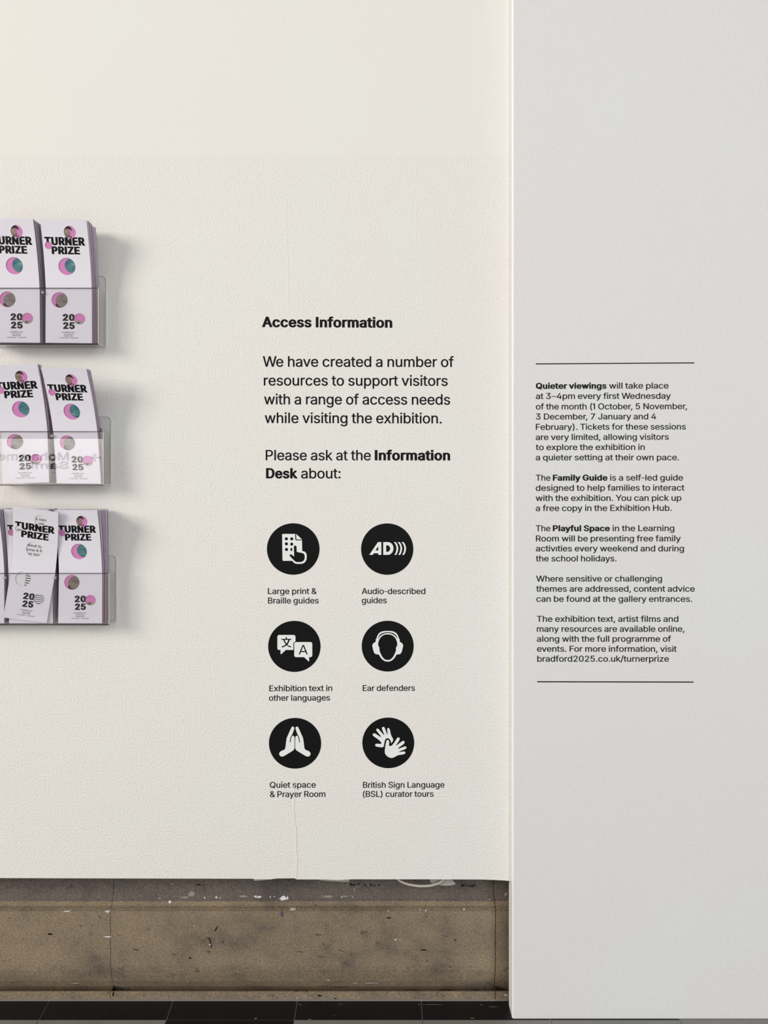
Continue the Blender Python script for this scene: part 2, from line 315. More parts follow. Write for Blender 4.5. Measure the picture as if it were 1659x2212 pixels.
    'y': (389, '62,-86 71,-87 88,-90 104,-89 118,-84 130,-74 141,-58 151,-36 162,-1 17,379 84,379 165,155 177,121 187,87 206,21 184,21 202,87 224,155 305,379 372,379 204,-58 191,-85 176,-107 159,-124 139,-136 117,-143 92,-145 64,-143 48,-139'),
    'z': (380, '42,46 254,320 254,323 48,323 48,379 332,379 332,331 126,60 126,56 339,56 339,0 42,0'),
    'ı': (167, '53,379 114,379 114,0 53,0'),
    '–': (380, '352,192 32,192 32,246 352,246'),
    ' ': (188, ''),
}
CAP = 509.0
KERN = {'We': -45, 'Te': -50, 'To': -50, 'Ti': -10, 'Yo': -45, 'Fo': -15, 'Fa': -20, 'Fe': -10, 'r,': -40, 'y.': -40,
        'ry': 10, 'ay': -8, 'av': -10, 'ev': -8, 've': -8, 'wn': 0, 'y)': 0, '5,': -10, 'RT': -12, 'TW': 0, 'AR': -5,
        'LL': 0, 'LE': 0, 'RY': -20}
_contours = {}


def glyph(ch, wx, wy):
    """Outline of a character, thickened by wx / wy on every side."""
    key = (ch, wx, wy)
    if key in _contours: return _contours[key]
    out = []
    for s in GLYPHS[ch][1].split('|'):
        if s: out.append([tuple(float(t) for t in p.split(',')) for p in s.split()])
    if out and (wx or wy):
        def ar(c): return sum(c[i - 1][0] * c[i][1] - c[i][0] * c[i - 1][1] for i in range(len(c))) / 2
        sg = 1 if max((ar(c) for c in out), key=abs) > 0 else -1
        ylo = min(p[1] for c in out for p in c)
        yhi = max(p[1] for c in out for p in c)
        res = []
        for c in out:
            n = len(c)
            r = []
            for i in range(n):
                (x0, y0), (x, y), (x1, y1) = c[i - 1], c[i], c[(i + 1) % n]
                d0 = math.hypot(x - x0, y - y0) or 1
                d1 = math.hypot(x1 - x, y1 - y) or 1
                n0 = (sg * (y - y0) / d0, -sg * (x - x0) / d0)
                n1 = (sg * (y1 - y) / d1, -sg * (x1 - x) / d1)
                k = 1 + n0[0] * n1[0] + n0[1] * n1[1]
                if k < 0.35:
                    r.append((x + n0[0] * wx, y + n0[1] * wy))
                    r.append((x + n1[0] * wx, y + n1[1] * wy))
                else:
                    mx, my = (n0[0] + n1[0]) / k, (n0[1] + n1[1]) / k
                    r.append((x + mx * wx, y + my * wy))
            res.append(r)
        nlo = min(p[1] for c in res for p in c)
        nhi = max(p[1] for c in res for p in c)
        f = (yhi - ylo) / (nhi - nlo)
        out = [[(px, ylo + (py - nlo) * f) for px, py in c] for c in res]
    _contours[key] = out
    return out


WEIGHTS = {'regular': (9, 5), 'bold': (37, 19), 'black': (64, 30), 'sign': (17, 14)}


def layout(text, weight):
    """Characters of a line: [(char, contours shifted to their place)], ink from x = 0, and the ink width."""
    wx, wy = WEIGHTS[weight]
    x, items = 0.0, []
    for i, ch in enumerate(text):
        items.append((ch, [[(px + x, py) for px, py in c] for c in glyph(ch, wx, wy)]))
        x += GLYPHS[ch][0] + (wx * 1.2 - 17 if ch != ' ' else wx * 0.1 - 22)
        x += KERN.get(text[i:i + 2], 0)
    xs = [p[0] for _, cs in items for c in cs for p in c]
    lo, hi = min(xs), max(xs)
    return [(ch, [[(px - lo, py) for px, py in c] for c in cs]) for ch, cs in items if cs], hi - lo


_tri = {}


def put_line(mb, text, weight, x0, x1, b0, b1, cap, fn, h0, h1, mi=0):
    """One line of lettering: ink from column x0 to x1 on a baseline going from row b0 to b1, capitals cap rows high."""
    items, w = layout(text, weight)
    sx = (x1 - x0) / w
    sy = cap / CAP
    for ch, cs in items:
        ox = min(p[0] for c in cs for p in c)
        key = (ch, weight)
        if key not in _tri:
            _tri[key] = region([('+', [[(px - ox, py) for px, py in c] for c in cs])])
        vs2, fs = _tri[key]
        pts = []
        for gx, gy in vs2:
            X = x0 + (gx + ox) * sx
            pts.append((X, b0 + (b1 - b0) * (X - x0) / (x1 - x0) - gy * sy))
        mb.fill((pts, fs), fn, h0, h1, mi)
    return sx / sy


def line_contours(text, weight, x0, x1, base, cap):
    """The same line as plain contours (for cutting holes through it)."""
    items, w = layout(text, weight)
    sx, sy = (x1 - x0) / w, cap / CAP
    return [[(x0 + px * sx, base - py * sy) for px, py in c] for _, cs in items for c in cs]


# ------------------------------------------------------------------ materials
def mat(name):
    m = bpy.data.materials.new(name)
    m.use_nodes = True
    nt = m.node_tree
    return m, nt, nt.nodes['Principled BSDF']


def nnode(nt, kind, **kw):
    n = nt.nodes.new(kind)
    for k, v in kw.items(): setattr(n, k, v)
    return n


def simple(name, col, rough=0.6, spec=0.3, var=0.06, scale=60.0, bump=0.0):
    """Plain surface with a slight procedural variation of its colour."""
    m, nt, p = mat(name)
    tc = nnode(nt, 'ShaderNodeTexCoord')
    nz = nnode(nt, 'ShaderNodeTexNoise')
    nz.inputs['Scale'].default_value = scale
    nz.inputs['Detail'].default_value = 4
    nt.links.new(tc.outputs['Object'], nz.inputs['Vector'])
    mx = nnode(nt, 'ShaderNodeMix', data_type='RGBA')
    nt.links.new(nz.outputs['Fac'], mx.inputs['Factor'])
    mx.inputs['A'].default_value = (*[c * (1 - var) for c in col], 1)
    mx.inputs['B'].default_value = (*[min(1, c * (1 + var)) for c in col], 1)
    nt.links.new(mx.outputs['Result'], p.inputs['Base Color'])
    p.inputs['Roughness'].default_value = rough
    p.inputs['Specular IOR Level'].default_value = spec
    if bump:
        b = nnode(nt, 'ShaderNodeBump')
        b.inputs['Strength'].default_value = bump
        b.inputs['Distance'].default_value = 0.001
        nt.links.new(nz.outputs['Fac'], b.inputs['Height'])
        nt.links.new(b.outputs['Normal'], p.inputs['Normal'])
    return m


def plaster(name, col, fine, coarse, zsplit=None):
    """Painted wall: roller stipple below the height zsplit, smooth above it."""
    m, nt, p = mat(name)
    L = nt.links.new
    geo = nnode(nt, 'ShaderNodeNewGeometry')
    n1 = nnode(nt, 'ShaderNodeTexNoise'); n1.inputs['Scale'].default_value = fine; n1.inputs['Detail'].default_value = 3
    n2 = nnode(nt, 'ShaderNodeTexNoise'); n2.inputs['Scale'].default_value = 2.6; n2.inputs['Detail'].default_value = 2
    L(geo.outputs['Position'], n1.inputs['Vector'])
    L(geo.outputs['Position'], n2.inputs['Vector'])
    cr = nnode(nt, 'ShaderNodeValToRGB')
    cr.color_ramp.elements[0].position = 0.35
    cr.color_ramp.elements[1].position = 0.65
    cr.color_ramp.elements[0].color = (col[0] * 1.0, col[1] * 0.978, col[2] * 0.972, 1)
    cr.color_ramp.elements[1].color = (col[0] * 0.985, col[1] * 1.0, col[2] * 0.985, 1)
    L(n2.outputs['Fac'], cr.inputs['Fac'])
    L(cr.outputs['Color'], p.inputs['Base Color'])
    p.inputs['Roughness'].default_value = 0.75
    p.inputs['Specular IOR Level'].default_value = 0.2
    b = nnode(nt, 'ShaderNodeBump')
    b.inputs['Distance'].default_value = 0.0022
    b.inputs['Strength'].default_value = coarse
    if zsplit is not None:
        sep = nnode(nt, 'ShaderNodeSeparateXYZ')
        L(geo.outputs['Position'], sep.inputs[0])
        mr = nnode(nt, 'ShaderNodeMapRange')
        mr.inputs['From Min'].default_value = zsplit - 0.006
        mr.inputs['From Max'].default_value = zsplit + 0.006
        mr.inputs['To Min'].default_value = coarse
        mr.inputs['To Max'].default_value = coarse * 0.08
        L(sep.outputs['Z'], mr.inputs['Value'])
        L(mr.outputs['Result'], b.inputs['Strength'])
    L(n1.outputs['Fac'], b.inputs['Height'])
    L(b.outputs['Normal'], p.inputs['Normal'])
    return m


def stone(name, dark, light):
    """Worn brown sandstone with grime blotches, pits and pale scuffs."""
    m, nt, p = mat(name)
    L = nt.links.new
    geo = nnode(nt, 'ShaderNodeNewGeometry')
    mp = nnode(nt, 'ShaderNodeMapping'); mp.inputs['Scale'].default_value = (1, 1, 1.3)
    L(geo.outputs['Position'], mp.inputs['Vector'])
    big = nnode(nt, 'ShaderNodeTexNoise'); big.inputs['Scale'].default_value = 9; big.inputs['Detail'].default_value = 6
    big.inputs['Roughness'].default_value = 0.62
    fine = nnode(nt, 'ShaderNodeTexNoise'); fine.inputs['Scale'].default_value = 210; fine.inputs['Detail'].default_value = 5
    pit = nnode(nt, 'ShaderNodeTexNoise'); pit.inputs['Scale'].default_value = 34; pit.inputs['Detail'].default_value = 8
    pit.inputs['Roughness'].default_value = 0.7
    for n in (big, fine, pit): L(mp.outputs['Vector'], n.inputs['Vector'])
    cr = nnode(nt, 'ShaderNodeValToRGB')
    e = cr.color_ramp.elements
    e[0].position, e[0].color = 0.28, (*dark, 1)
    e[1].position, e[1].color = 0.66, (*light, 1)
    mid = e.new(0.47); mid.color = (*[(a * .35 + b * .65) for a, b in zip(dark, light)], 1)
    L(big.outputs['Fac'], cr.inputs['Fac'])
    r2 = nnode(nt, 'ShaderNodeValToRGB')
    r2.color_ramp.elements[0].position, r2.color_ramp.elements[0].color = 0.27, (0.45, 0.43, 0.43, 1)
    r2.color_ramp.elements[1].position, r2.color_ramp.elements[1].color = 0.40, (1, 1, 1, 1)
    L(pit.outputs['Fac'], r2.inputs['Fac'])
    r3 = nnode(nt, 'ShaderNodeValToRGB')
    r3.color_ramp.elements[0].position, r3.color_ramp.elements[0].color = 0.3, (0.68, 0.68, 0.68, 1)
    r3.color_ramp.elements[1].position, r3.color_ramp.elements[1].color = 0.7, (1.28, 1.28, 1.28, 1)
    L(fine.outputs['Fac'], r3.inputs['Fac'])
    a = nnode(nt, 'ShaderNodeMix', data_type='RGBA', blend_type='MULTIPLY'); a.inputs['Factor'].default_value = 1
    L(cr.outputs['Color'], a.inputs['A']); L(r2.outputs['Color'], a.inputs['B'])
    c = nnode(nt, 'ShaderNodeMix', data_type='RGBA', blend_type='MULTIPLY'); c.inputs['Factor'].default_value = 1
    L(a.outputs['Result'], c.inputs['A']); L(r3.outputs['Color'], c.inputs['B'])
    L(c.outputs['Result'], p.inputs['Base Color'])
    p.inputs['Roughness'].default_value = 0.72
    p.inputs['Specular IOR Level'].default_value = 0.25
    b = nnode(nt, 'ShaderNodeBump'); b.inputs['Distance'].default_value = 0.002; b.inputs['Strength'].default_value = 0.35
    L(pit.outputs['Fac'], b.inputs['Height']); L(b.outputs['Normal'], p.inputs['Normal'])
    return m


def acrylic(name, tint=(0.97, 0.96, 0.95), ior=1.5):
    """Clear sheet: lets light straight through and mirrors by its Fresnel share."""
    m = bpy.data.materials.new(name); m.use_nodes = True
    nt = m.node_tree; nt.nodes.clear()
    out = nnode(nt, 'ShaderNodeOutputMaterial')
    tr = nnode(nt, 'ShaderNodeBsdfTransparent'); tr.inputs[0].default_value = (*tint, 1)
    gl = nnode(nt, 'ShaderNodeBsdfGlossy'); gl.inputs['Roughness'].default_value = 0.004
    fr = nnode(nt, 'ShaderNodeFresnel'); fr.inputs['IOR'].default_value = ior
    mx = nnode(nt, 'ShaderNodeMixShader')
    geo = nnode(nt, 'ShaderNodeNewGeometry')      # the same Fresnel share on the way in and on the way out
    io = nnode(nt, 'ShaderNodeMapRange'); io.inputs['To Min'].default_value = ior; io.inputs['To Max'].default_value = 1 / ior
    nt.links.new(geo.outputs['Backfacing'], io.inputs['Value']); nt.links.new(io.outputs['Result'], fr.inputs['IOR'])
    nt.links.new(fr.outputs[0], mx.inputs[0]); nt.links.new(tr.outputs[0], mx.inputs[1]); nt.links.new(gl.outputs[0], mx.inputs[2])
    nt.links.new(mx.outputs[0], out.inputs['Surface'])
    return m


def painting(name, cols, scale=70.0, stretch=(1, 1, 2.5)):
    """Brushy printed picture: noise through a colour ramp."""
    m, nt, p = mat(name)
    L = nt.links.new
    tc = nnode(nt, 'ShaderNodeTexCoord')
    mp = nnode(nt, 'ShaderNodeMapping'); mp.inputs['Scale'].default_value = stretch
    nz = nnode(nt, 'ShaderNodeTexNoise'); nz.inputs['Scale'].default_value = scale; nz.inputs['Detail'].default_value = 5
    cr = nnode(nt, 'ShaderNodeValToRGB')
    e = cr.color_ramp.elements
    e[0].position, e[0].color = 0.3, (*cols[0], 1)
    e[1].position, e[1].color = 0.72, (*cols[-1], 1)
    for i, c in enumerate(cols[1:-1]):
        k = e.new(0.3 + 0.42 * (i + 1) / (len(cols) - 1)); k.color = (*c, 1)
    L(tc.outputs['Object'], mp.inputs['Vector']); L(mp.outputs['Vector'], nz.inputs['Vector'])
    L(nz.outputs['Fac'], cr.inputs['Fac']); L(cr.outputs['Color'], p.inputs['Base Color'])
    p.inputs['Roughness'].default_value = 0.5
    return m


M = {}
M['wall'] = plaster('wall_paint', (0.850, 0.826, 0.790), 230, 0.85, zsplit=W(0, 335).z)
M['panel'] = plaster('panel_paint', (0.785, 0.768, 0.768), 330, 0.4)
M['seam'] = simple('seam_filler', (0.845, 0.818, 0.775), 0.8, 0.1, 0.03, 40)
M['vinyl'] = simple('black_vinyl', (0.0065, 0.0065, 0.007), 0.5, 0.12, 0.08, 30)
M['vinyl_white'] = simple('white_vinyl', (0.86, 0.855, 0.84), 0.5, 0.2, 0.02, 30)
M['paper'] = simple('white_paper', (0.80, 0.765, 0.83), 0.6, 0.25, 0.015, 25)
M['page'] = simple('white_page', (0.78, 0.765, 0.80), 0.6, 0.25, 0.015, 25)
M['pink'] = simple('pink_paper', (0.66, 0.235, 0.50), 0.6, 0.25, 0.04, 25)
M['edge'] = simple('pink_page_edges', (0.235, 0.125, 0.185), 0.8, 0.1, 0.25, 250)
M['ink'] = simple('black_ink', (0.008, 0.008, 0.009), 0.5, 0.12, 0.05, 30)
M['grey_ink'] = simple('soft_black_ink', (0.03, 0.03, 0.035), 0.5, 0.2, 0.05, 30)
M['teal'] = painting('teal_picture', [(0.012, 0.06, 0.13), (0.035, 0.135, 0.18), (0.085, 0.22, 0.23), (0.28, 0.40, 0.33)], 45)
M['skin'] = painting('brown_picture', [(0.13, 0.08, 0.07), (0.27, 0.18, 0.15), (0.36, 0.25, 0.22)], 60)
M['hair'] = simple('dark_picture', (0.035, 0.02, 0.022), 0.5, 0.2, 0.3, 120)
M['greyp'] = painting('grey_picture', [(0.11, 0.085, 0.075), (0.20, 0.165, 0.15), (0.27, 0.23, 0.21)], 50)
M['greyl'] = painting('pale_grey_picture', [(0.20, 0.17, 0.15), (0.36, 0.32, 0.29), (0.46, 0.42, 0.38)], 80)
M['acrylic'] = acrylic('clear_acrylic', (0.985, 0.98, 0.975), 1.45)
M['acrylic_front'] = acrylic('clear_front_acrylic', (0.99, 0.985, 0.99), 1.62)
M['rim'] = simple('polished_acrylic_edge', (0.72, 0.68, 0.64), 0.2, 0.6, 0.1, 90)
M['rim_dark'] = acrylic('grey_acrylic_edge', (0.56, 0.53, 0.54), 1.45)
M['peg'] = simple('cloudy_acrylic_peg', (0.34, 0.29, 0.31), 0.25, 0.6, 0.1, 90)
M['metal'] = simple('dull_screw_metal', (0.20, 0.17, 0.16), 0.35, 0.6, 0.1, 90)
M['stone'] = stone('brown_sandstone', (0.135, 0.108, 0.086), (0.285, 0.220, 0.146))
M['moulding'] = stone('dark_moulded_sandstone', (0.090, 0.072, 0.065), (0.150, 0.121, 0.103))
M['bead'] = simple('white_corner_paint', (0.90, 0.90, 0.89), 0.6, 0.2, 0.01, 30)
M['crack'] = simple('dark_crack', (0.012, 0.010, 0.009), 0.9, 0.1, 0.1, 90)
M['tile_black'] = simple('black_stone_tile', (0.0075, 0.0085, 0.009), 0.4, 0.22, 0.35, 16)
M['tile_grey'] = simple('grey_stone_tile', (0.22, 0.22, 0.21), 0.45, 0.35, 0.2, 18)
M['grout'] = simple('grey_grout', (0.27, 0.26, 0.24), 0.9, 0.1, 0.2, 120)
M['fleck'] = simple('white_paint_fleck', (0.72, 0.70, 0.70), 0.7, 0.2, 0.12, 150)
M['scuff'] = simple('pale_scuff', (0.29, 0.26, 0.225), 0.8, 0.1, 0.2, 150)
M['purple'] = simple('purple_ink_mark', (0.14, 0.04, 0.16), 0.7, 0.2, 0.2, 150)
M['cable'] = simple('off_white_cable_sheath', (0.56, 0.50, 0.44), 0.4, 0.4, 0.06, 60)
M['card'] = simple('grey_white_board', (0.42, 0.38, 0.34), 0.8, 0.1, 0.1, 60)
M['sign'] = simple('white_sign_board', (0.82, 0.82, 0.81), 0.6, 0.2, 0.02, 10)

# ------------------------------------------------------------------ the room
# white false wall: roller-painted boards, open at the bottom over the stone plinth
xs = [-1500, -700, -200, 0, 200, 400, 545, 551, 585, 600, 636, 641, 700, 730, 760, 900, 1000, 1030, 1045, 1060, 1075, 1085, 1095, 1103.4]
foot = {545: 1898.2, 551: 1899.6, 585: 1899.2, 600: 1897.6, 636: 1897.2, 641: 1899.6, 700: 1899.8, 730: 1901.0, 760: 1899.4}
mb = MB()
for a, b in zip(xs, xs[1:]):
    def ya(p): return -0.007 * max(0.0, (p - 1024) / 80.0) ** 2
    fa, fb = (foot.get(p, 1896.8 + 3.2 * max(0, p) / 1104) for p in (a, b))
    rows = [(-1300, -1300), (fa, fb)]
    za, zb = W(a, fa).z, W(b, fb).z
    top = W(0, -1300).z
    xa, xb = W(a, 0).x, W(b, 0).x
    mb.hexa([(xa, ya(a), za), (xa, ya(a), top), (xa, 0.03, za), (xa, 0.03, top),
             (xb, ya(b), zb), (xb, ya(b), top), (xb, 0.03, zb), (xb, 0.03, top)])
mb.box(W(-1500, 0).x, W(1103.4, 0).x, 0.03, 0.15, W(0, 1889).z, W(0, -1300).z)  # unseen filler box added to keep light out of the gap above the plinth
wall_left = tag(mb.build('wall_left', M['wall'], smooth=False), 'white roller-painted plaster wall above the brown stone plinth', 'wall', kind='structure')

mb = MB()
px0 = W(1106.0, 0, -0.0168).x
zt_ = W(0, -1300).z
mb.box(px0 + 0.0034, 2.6, -0.02, 0.03, 0.0, zt_)
wall_right = tag(mb.build('wall_right', M['panel']), 'smooth grey-white panel wall reaching down to the floor', 'wall', kind='structure')
mb = MB()
mb.hexa([(px0, -0.0168, 0), (px0, -0.0168, zt_), (px0, 0.029, 0), (px0, 0.029, zt_),
         (px0 + 0.0034, -0.0201, 0), (px0 + 0.0034, -0.0201, zt_), (px0 + 0.0034, 0.029, 0), (px0 + 0.0034, 0.029, zt_)])
mb.build('corner_bead', M['bead'], wall_right)['label'] = 'white painted edge'

# filled joint between the wall boards, chipped towards the foot
mb = MB()
path = [(611, -60), (613, 200), (619, 430), (619.5, 500), (622, 560), (623.5, 640), (625, 800), (628.5, 1000), (631, 1125), (631.5, 1260),
        (629, 1265), (630, 1330), (633, 1420), (634.5, 1540), (635, 1700), (635.5, 1715), (634.5, 1745), (636, 1760), (636, 1782), (639.5, 1783),
        (639.5, 1800), (640.5, 1830), (642, 1850), (642, 1868), (641, 1885), (640, 1897)]
dense = []
for (x0, y0), (x1, y1) in zip(path, path[1:]):
    n = max(1, int((y1 - y0) / 14))
    dense += [(x0 + (x1 - x0) * i / n + (rng.uniform(-.35, .35) if y0 > 600 else 0), y0 + (y1 - y0) * i / n) for i in range(n)]
dense.append(path[-1])
for (x0, y0), (x1, y1) in zip(dense, dense[1:]):
    big = 1.0 if y0 < 1690 else 2.1
    w = (0.75 + 0.25 * rng.random()) * (1.25 if big > 1 else 1)
    h = (0.00014 if y0 < 430 else 0.0006) * big
    if 640 < y0 < 1690: h = 0.00038
    if 1112 < y0 < 1250 or 1322 < y0 < 1460 or 1532 < y0 < 1668: h = 0.0002
    for s in (-1, 1):
        mb.poly([W(x0, y0, -h), W(x1, y1, -h), W(x1 + s * w, y1, -0.00003), W(x0 + s * w, y0, -0.00003)])
mb.build('joint_filler', M['seam'], wall_left)
mb = MB()
for px, py, r, h in ((625, 1817, 1.8, .0016), (639.5, 1817.5, 2.4, .0022), (644, 1816, 1.8, .0009), (642.5, 1854, 3.2, .0018),
                     (642.5, 1880, 2.2, .0016), (358, 1882, 2.4, .0016), (505, 1870, 2.2, .0008), (629, 460, 0, 0),
                     (1102, 572, 2.2, .0012), (688, 598, 1.8, .001), (650.5, 1724, 1.2, .001), (963, 1147, 1.4, .0008), (985, 1153, 1.4, .0008)):
    if not r: continue
    ring = [(px + r * (.7 + .5 * rng.random()) * math.cos(t), py + r * (.7 + .5 * rng.random()) * math.sin(t)) for t in (i * math.pi / 5 for i in range(10))]
    yb = -0.007 * max(0.0, (px - 1024) / 80.0) ** 2
    for i in range(10):
        a, b = ring[i], ring[(i + 1) % 10]
        mb.poly([W(px, py, yb - h), W(*a, yb - 0.00002), W(*b, yb - 0.00002)])
mb.build('plaster_lumps', M['seam'], wall_left)

# stone plinth: three blocks with a hollow moulding above, a sunk band below
PROF = [(0.0700, 1850), (0.0700, 1906), (0.0690, 1920), (0.0665, 1931), (0.0625, 1940), (0.0580, 1946.5), (0.0575, 1947), (0.0570, 1956.5),
        (0.0555, 1957.5), (0.0455, 1964.0), (0.0455, 1965.5), (0.0480, 1968), (0.0480, 2086), (0.0495, 2096), (0.0535, 2107), (0.0595, 2119),
        (0.0700, 2130), (0.0810, 2139), (0.0470, 2141), (0.0450, 2142.5), (0.0450, 2150), (0.0450, 2159)]


def stone_y(py):
    for (y0, p0), (y1, p1) in zip(PROF, PROF[1:]):
        if p0 <= py <= p1: return y0 + (y1 - y0) * (py - p0) / max(p1 - p0, 1e-6)
    return 0.045


J1 = [(1850, 238.6), (1902, 238.4), (1925, 238.0), (1940, 239.3), (1965, 238), (1990, 238.2), (2060, 239.3), (2135, 239), (2170, 239.5)]   # columns at the main face
J2 = [(1850, 1069), (1902, 1069.2), (1925, 1068.6), (1940, 1069.6), (1966, 1070.6), (2060, 1069.8), (2120, 1070), (2170, 1069)]


def joint(tab, py):
    for (p0, x0), (p1, x1) in zip(tab, tab[1:]):
        if p0 <= py <= p1: return x0 + (x1 - x0) * (py - p0) / (p1 - p0)
    return tab[-1][1]


def sill(lf, rf, name, label, mi='stone', back=0.0, xtra=0.16):
    mb = MB()
    L_, R_ = [], []
    for y, py in PROF:
        for lst, f in ((L_, lf), (R_, rf)):
            lst.append(Vector((W(f(py), 0, 0.048).x, y + back, W(0, py, y + back).z)))
    L_[-1].z = R_[-1].z = 0.0
    L_.append(Vector((L_[-1].x, xtra, 0.0))); R_.append(Vector((R_[-1].x, xtra, 0.0)))
    L_.append(Vector((L_[0].x, xtra, L_[0].z))); R_.append(Vector((R_[0].x, xtra, R_[0].z)))
    n = len(L_)
    for i in range(n):
        j = (i + 1) % n
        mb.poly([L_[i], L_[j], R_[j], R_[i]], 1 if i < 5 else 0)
    for lst in (L_, R_):                       # end faces, cut into strips running straight back
        for a, b in zip(lst[:len(PROF) - 1], lst[1:len(PROF)]):
            mb.poly([a, b, Vector((b.x, xtra, b.z)), Vector((a.x, xtra, a.z))])
    return mb


def rough(p, y): return rng.uniform(-.35, .35)


blocks = []
for nm, lf, rf, lab in (('baseboard_left', lambda p: -1500, lambda p: joint(J1, p) - .55, 'brown sandstone plinth block left of the first dark joint'),
                        ('baseboard_middle', lambda p: joint(J1, p) + .55, lambda p: joint(J2, p) - .7, 'long brown sandstone plinth block between the two dark joints'),
                        ('baseboard_right', lambda p: joint(J2, p) + .7, lambda p: 1400, 'end of the sandstone plinth beside the grey-white panel')):
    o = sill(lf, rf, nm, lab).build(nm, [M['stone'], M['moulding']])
    tag(o, lab, 'plinth', kind='structure')
    blocks.append(o)
for tab, blk in ((J1, 0), (J2, 1)):
    sill(lambda p: joint(tab, p) - 1.2, lambda p: joint(tab, p) + 1.2, '', '', back=0.0035, xtra=0.15).build('mortar_joint', [M['crack'], M['crack']], blocks[blk])


def blob(mb, px, py, w, h, y, rot=0.0, n=11):
    pts = []
    for i in range(n):
        a = 2 * math.pi * i / n
        r = .55 + .6 * rng.random()
        u, v = w / 2 * r * math.cos(a), h / 2 * r * math.sin(a)
        pts.append((px + u * math.cos(rot) - v * math.sin(rot), py + u * math.sin(rot) + v * math.cos(rot)))
    mb.poly([W(a, b, (stone_y(b) if y is None else y) - 0.0007) for a, b in pts])


def c2(*r): return [(x / 2.9625, 1850 + y / 2.9625, w / 2.9625, h / 2.9625, q) for x, y, w, h, q in r]
def c3(*r): return [(540 + x / 2.86, 1850 + y / 2.86, w / 2.86, h / 2.86, q) for x, y, w, h, q in r]


white = c2((1087, 292, 22, 20, 0), (430, 351, 50, 10, -.1), (690, 351, 36, 20, -.3), (690, 514, 55, 10, 0), (1022, 268, 14, 7, -.4), (1245, 445, 5, 9, 0),
           (913, 518, 6, 6, 0), (1342, 566, 16, 8, 0), (483, 811, 60, 4, 0), (1640, 258, 30, 14, 0), (1310, 265, 9, 16, .4), (1384, 262, 20, 16, 0), (1410, 266, 8, 12, 0),
           (1200, 803, 8, 8, 0), (1522, 737, 12, 6, 0), (775, 706, 5, 6, 0), (913, 328, 7, 5, 0), (1443, 342, 6, 6, 0), (1100, 175, 6, 7, 0), (1128, 296, 6, 6, 0)) + \
    c3((55, 250, 38, 16, 0), (125, 250, 10, 12, 0), (150, 249, 8, 6, 0), (206, 258, 52, 26, -.3), (232, 256, 10, 30, 0), (565, 252, 12, 8, 0), (645, 205, 5, 14, 0), (635, 252, 6, 9, 0),
       (265, 326, 42, 22, 0), (855, 335, 9, 13, 0), (1087, 335, 9, 24, .2), (1050, 330, 9, 12, -.4), (1322, 326, 17, 12, 0), (1480, 266, 7, 7, 0),
       (900, 514, 24, 7, -.1), (928, 517, 10, 4, 0), (485, 765, 20, 6, .3), (650, 782, 40, 4, 0), (752, 782, 95, 4, 0), (290, 876, 9, 8, 0), (606, 152, 13, 14, 0), (1578, 857, 26, 9, 0))
pale = c2((545, 784, 150, 3, .01), (1055, 713, 190, 3.5, .1), (1180, 262, 70, 14, .05), (1560, 255, 60, 16, 0), (1600, 500, 140, 3, -.7), (1000, 897, 5, 34, 0), (1275, 897, 5, 26, 0),
          (1500, 900, 5, 22, 0), (175, 331, 34, 6, 0), (255, 331, 22, 5, 0), (1230, 240, 50, 40, 0), (155, 680, 14, 6, 0), (740, 787, 40, 4, 0), (1180, 912, 60, 5, -.3)) + \
    c3((480, 248, 70, 16, 0), (590, 246, 50, 10, 0), (380, 330, 16, 12, 0), (1580, 232, 26, 32, 0), (130, 868, 5, 16, 0), (438, 866, 5, 24, 0), (936, 845, 5, 26, .2), (918, 850, 4, 22, 0),
       (1292, 858, 5, 20, .2), (1105, 860, 4, 18, 0), (1560, 855, 6, 16, -.3), (265, 430, 5, 190, 0), (735, 430, 4, 150, .03), (1520, 757, 7, 10, 0), (537, 664, 12, 9, -.6), (155, 675, 7, 24, 0), (425, 160, 5, 22, 0),
       (30, 450, 110, 3, -.7), (345, 205, 40, 3, 0))
dark = c2((1345, 540, 7, 60, -.15), (1332, 524, 5, 34, -.9), (1352, 575, 5, 26, -.2), (1383, 465, 8, 46, .55), (1272, 182, 42, 8, .1), (1306, 183, 14, 8, .5), (640, 390, 6, 16, 0),
          (515, 445, 26, 5, .2), (870, 597, 60, 5, .15), (1110, 625, 30, 4, 0), (1335, 610, 40, 5, .1), (1215, 650, 22, 12, 0), (60, 395, 14, 8, 0), (150, 455, 8, 6, 0), (320, 498, 36, 14, .2), (725, 880, 10, 40, .1)) + \
    c3((430, 484, 55, 5, .05), (1075, 578, 42, 10, .1), (858, 380, 26, 12, 0), (1270, 517, 8, 18, -.3), (1235, 683, 18, 6, 0), (430, 860, 28, 12, .3), (555, 808, 150, 4, -.02), (1000, 826, 130, 5, .03),
       (1215, 826, 120, 7, 0), (1395, 826, 50, 4, 0), (1450, 817, 9, 9, 0), (440, 620, 90, 3.5, .15), (1590, 690, 60, 3, -.8), (525, 878, 30, 5, 0), (470, 448, 8, 8, 0), (1095, 645, 20, 5, .2), (560, 582, 60, 3, .3), (405, 300, 4, 26, 0), (310, 590, 70, 4, .1))
for i in range(26):
    dark += c3((620 + 185 * rng.random(), 176 + 14 * rng.random() - 8, 5 + 16 * rng.random(), 3 + 5 * rng.random(), rng.random() - .3))
for i in range(20):
    dark += c3((1300 + 95 * rng.random(), 182 + 14 * rng.random() - 7, 5 + 16 * rng.random(), 3 + 6 * rng.random(), rng.random() - .5))
for i in range(12):
    dark += c3((270 + 80 * rng.random(), 832 + 8 * rng.random() - 4, 5 + 12 * rng.random(), 3 + 5 * rng.random(), rng.random() - .5))
